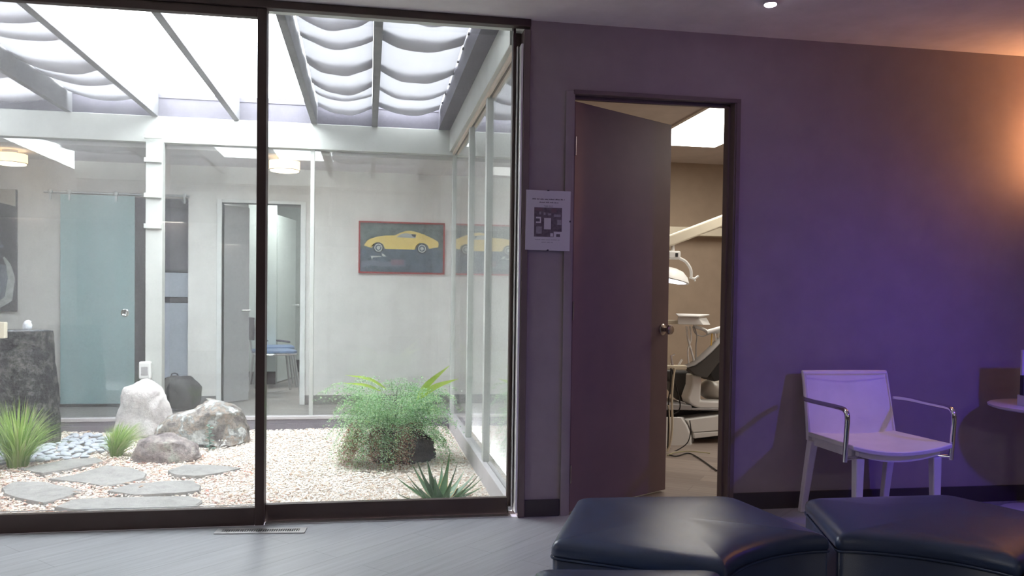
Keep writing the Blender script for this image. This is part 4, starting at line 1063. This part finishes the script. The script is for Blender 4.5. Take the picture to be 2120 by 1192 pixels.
# wall sconce just right of the frame
sc_ = empty('wall_sconce', (3.78, 0.0, 1.90), 'small warm up-down wall sconce right of the frame above the side table', 'wall lamp')
boxo('back_plate', (-0.04, 0.04, -0.012, 0.0, -0.06, 0.06), M['alu'], sc_, bevel=0.003)
q = MB(); q.lathe([(0.02, -0.07), (0.035, -0.03), (0.035, 0.03), (0.02, 0.07)], (0, -0.07, 0), 24); q.build('bulb_glass', M['sconce_emit'], sc_, smooth=50)
boxo('added_shield', (-0.17, 0.17, -0.215, -0.205, -0.14, 0.14), M['alu'], sc_, bevel=0.003)  # shield added to keep the warm light off the ottomans
q = MB(); q.lathe([(0.10, -0.095), (0.10, -0.088)], (0, -0.135, 0), 40); q.build('lower_dish', M['alu'], sc_, smooth=40)  # dish added to keep the glow off the lower wall
boxo('shield_arm', (-0.006, 0.006, -0.205, -0.012, -0.01, 0.01), M['alu'], sc_)
light('sconce_bulb', 'POINT', (3.78, -0.13, 1.90), 20.0, (1.0, 0.42, 0.17), shadow_soft_size=0.07)

# paper notice in clip frame
nz0, nz1 = 1.29, 1.576; nx0, nx1 = 0.737, 0.955
no = empty('notice', ((nx0+nx1)/2, -0.004, (nz0+nz1)/2), 'white printed notice in a clip frame on the wall beside the door', 'notice')
hw, hh = (nx1-nx0)/2, (nz1-nz0)/2
Rn = Matrix.Rotation(math.radians(0.35), 3, 'Y')
q = MB(); q.box(-hw, hw, -0.022, 0.0, -hh, hh, R=Rn); q.build('sheet', M['paper'], no)
q = MB(); rnd = random.Random(9)
def words_(q, x0, x1, z, h, mi):
    x = x0
    while x < x1:
        w_ = rnd.uniform(0.010, 0.028); e = min(x+w_, x1)
        xx = x
        while xx < e-0.001:
            g = rnd.uniform(0.0015, 0.003); hz = h*rnd.choice((0.7, 0.7, 1.0)); q.box(xx, min(xx+g, e), -0.0226, -0.0222, z, z+hz, mi); xx += g+0.0008
        x = e+0.004
words_(q, -0.079, 0.080, 0.0985, 0.0058, 0); words_(q, -0.003, 0.0, 0.091, 0.004, 0); words_(q, -0.044, 0.050, 0.0835, 0.0058, 0); words_(q, -0.022, 0.028, 0.069, 0.003, 1); words_(q, -0.018, 0.026, 0.064, 0.003, 1)
words_(q, -0.062, 0.062, -0.094, 0.0036, 1); words_(q, -0.032, 0.030, -0.106, 0.0036, 1)
q.build('printed_lines', [M['ink'], M['inklight']], no)
q = MB(); X = lambda a: (a-105)/660*2*hw-hw; Zz = lambda b: hh-(b-170)/870*2*hh
def rc(a, b, c, d, mi, dy=0.0226): q.box(X(a), X(c), -dy, -0.0221, Zz(d), Zz(b), mi)
rc(228, 418, 640, 845, 0)
rc(375, 570, 478, 735, 2, 0.0230); rc(255, 555, 330, 645, 2, 0.0230); rc(250, 580, 312, 625, 1, 0.0232); rc(258, 695, 342, 800, 3, 0.0230); rc(570, 590, 632, 665, 3, 0.0230); rc(520, 765, 640, 850, 2, 0.0230); rc(558, 800, 615, 842, 1, 0.0232)
rc(470, 790, 512, 838, 2, 0.0229); rc(300, 480, 330, 520, 3, 0.023); rc(365, 490, 395, 525, 3, 0.023); rc(430, 500, 480, 530, 3, 0.023); rc(520, 515, 620, 550, 3, 0.023); rc(480, 430, 560, 490, 4, 0.0229); rc(240, 425, 350, 470, 4, 0.0229)
q.build('photo_print', [mat('photo mid tone', (0.16, 0.13, 0.15), 0.5, var=0.35, vs=60), M['ink'], M['paper'], mat('photo light tone', (0.36, 0.33, 0.36), 0.5, var=0.2, vs=80), mat('photo warm tone', (0.20, 0.13, 0.15), 0.5)], no)
q = MB(); q.box(-0.004, 0.004, -0.025, 0.0, -hh-0.002, -hh+0.004); q.box(hw-0.004, hw+0.002, -0.025, 0.0, -0.006, 0.002); q.box(-0.006, 0.004, -0.025, 0.0, hh-0.002, hh+0.002)
q.build('clips', M['dark'], no)

# floor register
a = onZ(442, 1106, 0); b = onZ(630, 1104, 0)
d = Vector((b.x-a.x, b.y-a.y, 0)); Lr = d.length; rz = math.atan2(d.y, d.x)
rg = empty('floor_register', (a.x, a.y, 0), 'slotted metal floor vent before the sliding door', 'floor vent', rz=rz)
q = MB(); Dp = 0.082; n = 34
q.box(0, Lr, 0, 0.022, 0.0003, 0.005); q.box(0, Lr, Dp-0.022, Dp, 0.0003, 0.005); q.box(0, 0.028, 0.022, Dp-0.022, 0.0003, 0.005); q.box(Lr-0.028, Lr, 0.022, Dp-0.022, 0.0003, 0.005)
for i in range(n):
    x = 0.034+(Lr-0.068)*i/(n-1); q.box(x-0.0018, x+0.0018, 0.022, Dp-0.022, 0.0003, 0.0045)
q.build('face_plate', M['alu'], rg)
boxo('duct_opening', (0.02, Lr-0.02, 0.015, Dp-0.015, 0.0001, 0.0006), M['black'], rg)  # black sheet stands in for the darkness inside the duct

# ------------------------------------------------------------------ treatment room
boxo('floor', (0.93, 4.6, 0.0, 3.80, -0.12, -0.001), M['floor_treat'], kind='structure')
boxo('ceiling', (0.93, 4.6, 0.12, 3.80, 2.39, 2.5), M['treat_ceil'], kind='structure')
boxo('wall_treatment_back', (0.93, 4.6, 3.69, 3.80, 0, 2.39), M['taupe_room'], kind='structure')
boxo('wall_treatment_right', (4.5, 4.6, 0.12, 3.69, 0, 2.39), M['taupe_room'], kind='structure')
boxo('wall_treatment_left', (0.931, 0.96, 0.12, 3.69, 0, 2.39), M['taupe_room'], kind='structure')
lq_ = empty('ceiling_light', (3.75, 0.95, 2.39), 'added fill panel in the treatment room, unseen behind the door jamb', 'ceiling light')  # unseen panel added to brighten the fronts of the dental equipment
boxo('diffuser', (-0.3, 0.3, -0.6, 0.6, -0.012, -0.002), M['panel_emit'], lq_)
lp_ = empty('ceiling_light', (2.603, 2.05, 2.39), 'bright rectangular fluorescent panel in the treatment room ceiling', 'ceiling light')
boxo('diffuser', (-0.315, 0.315, -0.75, 0.75, -0.012, -0.002), M['panel_emit'], lp_)
q = MB(); q.box(-0.345, -0.316, -0.78, 0.78, -0.014, 0.0); q.box(0.316, 0.345, -0.78, 0.78, -0.014, 0.0); q.box(-0.316, 0.316, 0.751, 0.78, -0.014, 0.0); q.box(-0.316, 0.316, -0.78, -0.751, -0.014, 0.0)
q.build('frame', M['treat_ceil'], lp_)
p0 = onY(1393, 484, 3.68)
ws = boxo('wall_shelf', (2.6, 4.2, 3.55, 3.689, 1.68, 1.76), M['cream'], bevel=0.003)
tag(ws, 'long cream shelf band on the tan treatment room wall', 'shelf')

def T(x, y, Y): return onY(x, y, Y)
# operating light
YL = 2.0
g = T(1388, 500, YL)
ol = empty('dental_light', (g.x, YL, g.z), 'white dental operating light hanging from a slanted cream arm', 'dental light')
def lo(root, x, y, Y): return T(x, y, Y)-Vector(root.location)
q = MB(); a, b = lo(ol, 1350, 512, YL), lo(ol, 1560, 432, YL-0.0)
dv = (b-a).normalized(); nv = Vector((-dv.z, 0, dv.x)); hz = 0.042
vs = []
for p in (a, b):
    for sy in (-0.03, 0.03):
        for sn in (-hz, hz): vs.append(p+nv*sn+Vector((0, sy, 0)))
q.add(vs, [(0, 1, 3, 2), (4, 6, 7, 5), (0, 4, 5, 1), (2, 3, 7, 6), (0, 2, 6, 4), (1, 5, 7, 3)])
q.build('support_arm', M['cream'], ol, bevel=0.012)
q = MB(); q.tube([b+Vector((-0.03, 0, 0)), Vector((b.x-0.03, 0, 2.39-ol.location.z))], 0.035, 16); q.build('ceiling_post', M['cream'], ol, smooth=40)
q = MB(); q.tube([lo(ol, 1392, 500, YL), lo(ol, 1393, 522, YL)], 0.014, 12); q.build('pivot', M['plastic'], ol, smooth=40)
c = lo(ol, 1394, 528, YL); q = MB(); q.box(c.x-0.05, c.x+0.05, -0.03, 0.03, c.z-0.032, c.z+0.032); q.build('switch_box', M['plastic'], ol, bevel=0.012)
c = lo(ol, 1398, 528, YL); boxo('switch', (c.x-0.009, c.x+0.009, -0.034, -0.0305, c.z-0.014, c.z+0.014), M['black'], ol)
q = MB(); q.tube(smoothpath([lo(ol, 1404, 533, YL), lo(ol, 1420, 542, YL), lo(ol, 1430, 558, YL), lo(ol, 1431, 575, YL)]), 0.011, 10); q.build('yoke', M['plastic'], ol, smooth=50)
q = MB(); c = lo(ol, 1388, 568, YL)
Rh = Matrix.Rotation(math.radians(12), 3, 'Y')
q.lathe([(0.145, -0.045), (0.150, -0.04), (0.13, 0.0), (0.09, 0.035), (0.04, 0.05)], c, 36, R=Rh); q.build('lamp_head', M['plastic'], ol, smooth=60)
q = MB(); q.lathe([(0.09, -0.056), (0.13, -0.046)], c, 36, R=Rh); q.build('reflector', emis('lamp reflector', (0.85, 0.9, 1.0), 1.6), ol, smooth=60)
q = MB(); q.tube([lo(ol, 1428, 574, YL), lo(ol, 1438, 577, YL), lo(ol, 1446, 571, YL)], 0.009, 10); q.tube([lo(ol, 1438, 577, YL), lo(ol, 1439, 582, YL)], 0.008, 8); q.build('handle', M['plastic'], ol, smooth=50)

# delivery unit with tray
YT = 1.95
g = T(1440, 668, YT)
du = empty('dental_delivery_unit', (g.x, YT, g.z), 'white dental tray unit with hanging instrument hoses', 'dental unit')
def prism_px(q, pts, Yf, depth, root, back=None, mi=0):
    """a solid whose front outline is seen at the given pixels, standing at Yf and reaching depth further back"""
    f = [onY(x, y, Yf)-Vector(root.location) for x, y in pts]
    if back: bk = [onY(x, y, Yf+depth)-Vector(root.location) for x, y in back]
    else: bk = [p+Vector((0, depth, 0)) for p in f]
    n = len(f)
    q.add(f+bk, [tuple(range(n-1, -1, -1)), tuple(range(n, 2*n))]+[(i, (i+1) % n, n+(i+1) % n, n+i) for i in range(n)], mi)
q = MB(); prism_px(q, [(1403, 656.5), (1446, 658.5), (1456.5, 672.5), (1403, 671)], YT-0.14, 0.26, du, [(1405, 656), (1463, 657.5), (1471, 672.5), (1405, 671)]); q.build('console', M['plastic'], du, bevel=0.004)
q = MB(); prism_px(q, [(1403, 652.3), (1450, 653.5), (1448.5, 657), (1404, 655.5)], YT-0.16, 0.30, du, [(1399, 648.5), (1469, 650.5), (1469, 653), (1399, 651)]); q.build('tray', M['plastic'], du, bevel=0.003)
#q = MB(); prism_px(q, [(1416, 648.5), (1424, 648), (1424, 650.5), (1416, 650.5)], YT-0.02, 0.06, du); prism_px(q, [(1444, 649), (1453, 649), (1453, 651), (1444, 651)], YT-0.02, 0.05, du); q.build('instruments', M['alu'], du, bevel=0.002)
a = lo(du, 1404, 668, YT)
q = MB(); q.box(lo(du, 1360, 666, YT).x, a.x, -0.02, 0.02, lo(du, 1360, 670, YT).z, lo(du, 1360, 662, YT).z); q.build('side_arm', M['cream'], du, bevel=0.004)
q = MB(); q.tube(smoothpath([lo(du, 1436, 675, YT), lo(du, 1455, 681, YT), lo(du, 1470, 688, YT), lo(du, 1492, 686, YT)]), 0.013, 10); q.build('instrument_bar', M['plastic'], du, smooth=50)
hos = [([(1421, 675), (1424, 700), (1430, 722), (1436, 745), (1437, 760)], 'plastic', 0.008), ([(1428, 675), (1431, 700), (1424, 725), (1426, 755)], 'plastic', 0.006), ([(1437, 675), (1443, 695), (1441, 715), (1441, 745)], 'slategrey', 0.005),
       ([(1474, 690), (1473, 705), (1471, 735)], 'amber', 0.005), ([(1480, 690), (1482, 705), (1483, 730)], 'plastic', 0.006), ([(1434, 676), (1440, 690), (1455, 696), (1470, 690)], 'slategrey', 0.004), ([(1487, 690), (1488, 712)], 'cream', 0.006)]
for pp, m_, r in hos:
    q = MB(); q.tube(smoothpath([lo(du, x, y, YT-0.02) for x, y in pp]), r, 8); q.build('hose', M[m_], du, smooth=60)
q = MB(); c = lo(du, 1476, 685, YT-0.02); q.tube([c+Vector((-0.05, 0, -0.01)), c+Vector((0.06, 0, 0.02))], 0.018, 10); q.build('instrument_holder', M['plastic'], du, smooth=50)

# dental chair
YD = 2.05
g = onY(1450, 930, 1.9)
dc = empty('dental_chair', (g.x, YD, 0.0), 'grey dental patient chair with pale armrest, seen through the door gap', 'dental chair')
def ld(x, y, Y=YD): return T(x, y, Y)-Vector(dc.location)
YC = 1.84
q = MB(); prism_px(q, [(1423, 761), (1440, 756), (1458, 743), (1475, 728), (1490, 712), (1545, 655), (1560, 700), (1500, 738), (1488, 752), (1476, 768), (1465, 782), (1452, 780), (1436, 774)], YC, 0.10, dc)
q.build('backrest', M['grey_vinyl'], dc, smooth=40, bevel=0.008)
q = MB(); prism_px(q, [(1423, 761), (1440, 756), (1458, 743), (1475, 728), (1490, 712), (1545, 655), (1545, 652.5), (1490, 710), (1475, 726), (1458, 741), (1440, 754), (1423, 759.5)][::-1], YC-0.012, 0.12, dc)
q.build('back_shell_edge', M['slategrey'], dc, smooth=40)
q = MB(); prism_px(q, [(1470, 760), (1480, 742), (1500, 730), (1500, 785), (1478, 790), (1471, 775)], YC+0.02, 0.3, dc); q.build('headrest_bracket', M['black'], dc, bevel=0.008)
q = MB(); prism_px(q, [(1372, 765), (1431, 768), (1431, 800), (1424, 818), (1427, 838), (1412, 826), (1400, 808), (1393, 790), (1380, 790)], YC+0.22, 0.25, dc); q.build('seat_cushion', M['grey_vinyl'], dc, smooth=40, bevel=0.03, seg=3)
q = MB(); prism_px(q, [(1434, 775), (1453, 778), (1452, 800), (1451, 829), (1520, 832), (1520, 847), (1450, 846), (1436, 841), (1427, 834), (1424, 824), (1428, 812), (1433, 798)], YC+0.04, 0.14, dc); q.build('armrest', M['plastic'], dc, smooth=45, bevel=0.014, seg=3)
q = MB(); vs, fs_ = ico(3); c = ld(1478, 806, YC+0.30); q.add([c+Vector((v.x*0.12, v.y*0.14, v.z*0.085)) for v in vs], fs_); q.build('seat_shell', mat('warm grey shell', (0.45, 0.41, 0.36), 0.3), dc, smooth=60)
q = MB(); prism_px(q, [(1372, 836), (1432, 839), (1432, 849), (1372, 848)], YC+0.02, 0.5, dc); prism_px(q, [(1432, 845), (1520, 845), (1520, 850), (1432, 849)], YC+0.03, 0.5, dc); q.build('seat_platform', M['slategrey'], dc, bevel=0.004)
q = MB(); prism_px(q, [(1372, 850), (1520, 851), (1520, 924), (1372, 924)], YC+0.20, 0.25, dc); q.build('dark_recess', M['black'], dc)  # black block stands in for the shaded recess under the platform
q = MB(); prism_px(q, [(1370, 863), (1410, 863), (1421, 880), (1428, 898), (1431, 926), (1368, 926)], YC-0.05, 0.22, dc, [(1370, 863), (1419, 864), (1430, 882), (1436, 900), (1439, 922), (1370, 922)]); q.build('pedestal', M['plastic'], dc, smooth=40, bevel=0.006)
q = MB(); prism_px(q, [(1421, 869), (1520, 856), (1520, 889), (1436, 895)], YC, 0.19, dc); q.build('control_box', M['plastic'], dc, bevel=0.006)
q = MB(); prism_px(q, [(1436, 896), (1520, 890.5), (1520, 898), (1462, 905), (1438, 908)], YC, 0.19, dc); q.build('box_base', M['plastic'], dc, bevel=0.006)
q = MB(); prism_px(q, [(1360, 927), (1520, 928), (1520, 934), (1360, 933)], YC-0.10, 0.6, dc); q.build('base_plate', M['slategrey'], dc, bevel=0.004)
# assistant holder with cords
YA = 1.62
g = T(1392, 758, YA)
ah = empty('instrument_rack', (g.x, YA, g.z), 'cream instrument rack with hanging cords beside the dental chair', 'instrument rack')
c = lo(ah, 1350, 760, YA); e = lo(ah, 1419, 760, YA)
q = MB(); q.box(c.x, e.x, -0.03, 0.03, -0.022, 0.008); q.build('rack_bar', M['cream'], ah, bevel=0.006)
q = MB(); q.tube([lo(ah, 1391, 756, YA), lo(ah, 1389, 735, YA)], [0.014, 0.009], 10); q.tube([lo(ah, 1389, 737, YA), lo(ah, 1397, 733, YA)], 0.006, 8); q.build('syringe', M['chrome'], ah, smooth=50)
q = MB(); q.tube([lo(ah, 1405, 756, YA), lo(ah, 1412, 744, YA)], 0.008, 8); q.build('suction_tip', M['plastic'], ah, smooth=50)
for pp, m_, r in [([(1397, 762), (1393, 790), (1391, 830), (1392, 880), (1388, 915), (1381, 935)], 'cream', 0.009), ([(1389, 762), (1388, 800), (1384, 830), (1384, 880), (1382, 935)], 'black', 0.005), ([(1391, 764), (1400, 800), (1408, 835), (1405, 850), (1396, 857)], 'black', 0.005), ([(1384, 838), (1386, 880), (1385, 930)], 'cream', 0.006),
                   ([(1428, 870), (1430, 890), (1424, 915), (1405, 930), (1384, 938)], 'black', 0.004)]:
    q = MB(); q.tube(smoothpath([lo(ah, x, y, YA-0.04) for x, y in pp]), r, 8); q.build('cord', M[m_], ah, smooth=60)
# cords on the floor
q = MB(); q.tube(smoothpath([onZ(x, y, 0.008) for x, y in ((1382, 942), (1400, 936), (1430, 934), (1470, 938))]), 0.0035, 8); tag(q.build('cable', mat('dull yellow cable', (0.42, 0.40, 0.22), 0.5), smooth=60), 'dull yellow cable lying on the floor beside the dental chair base', 'cable')
q = MB(); q.tube(smoothpath([onZ(x, y, 0.006) for x, y in ((1384, 941), (1400, 944), (1425, 938), (1447, 948), (1484, 974))]), 0.0045, 8); tag(q.build('cable', M['black'], smooth=60), 'black cable curling over the treatment room floor', 'cable')
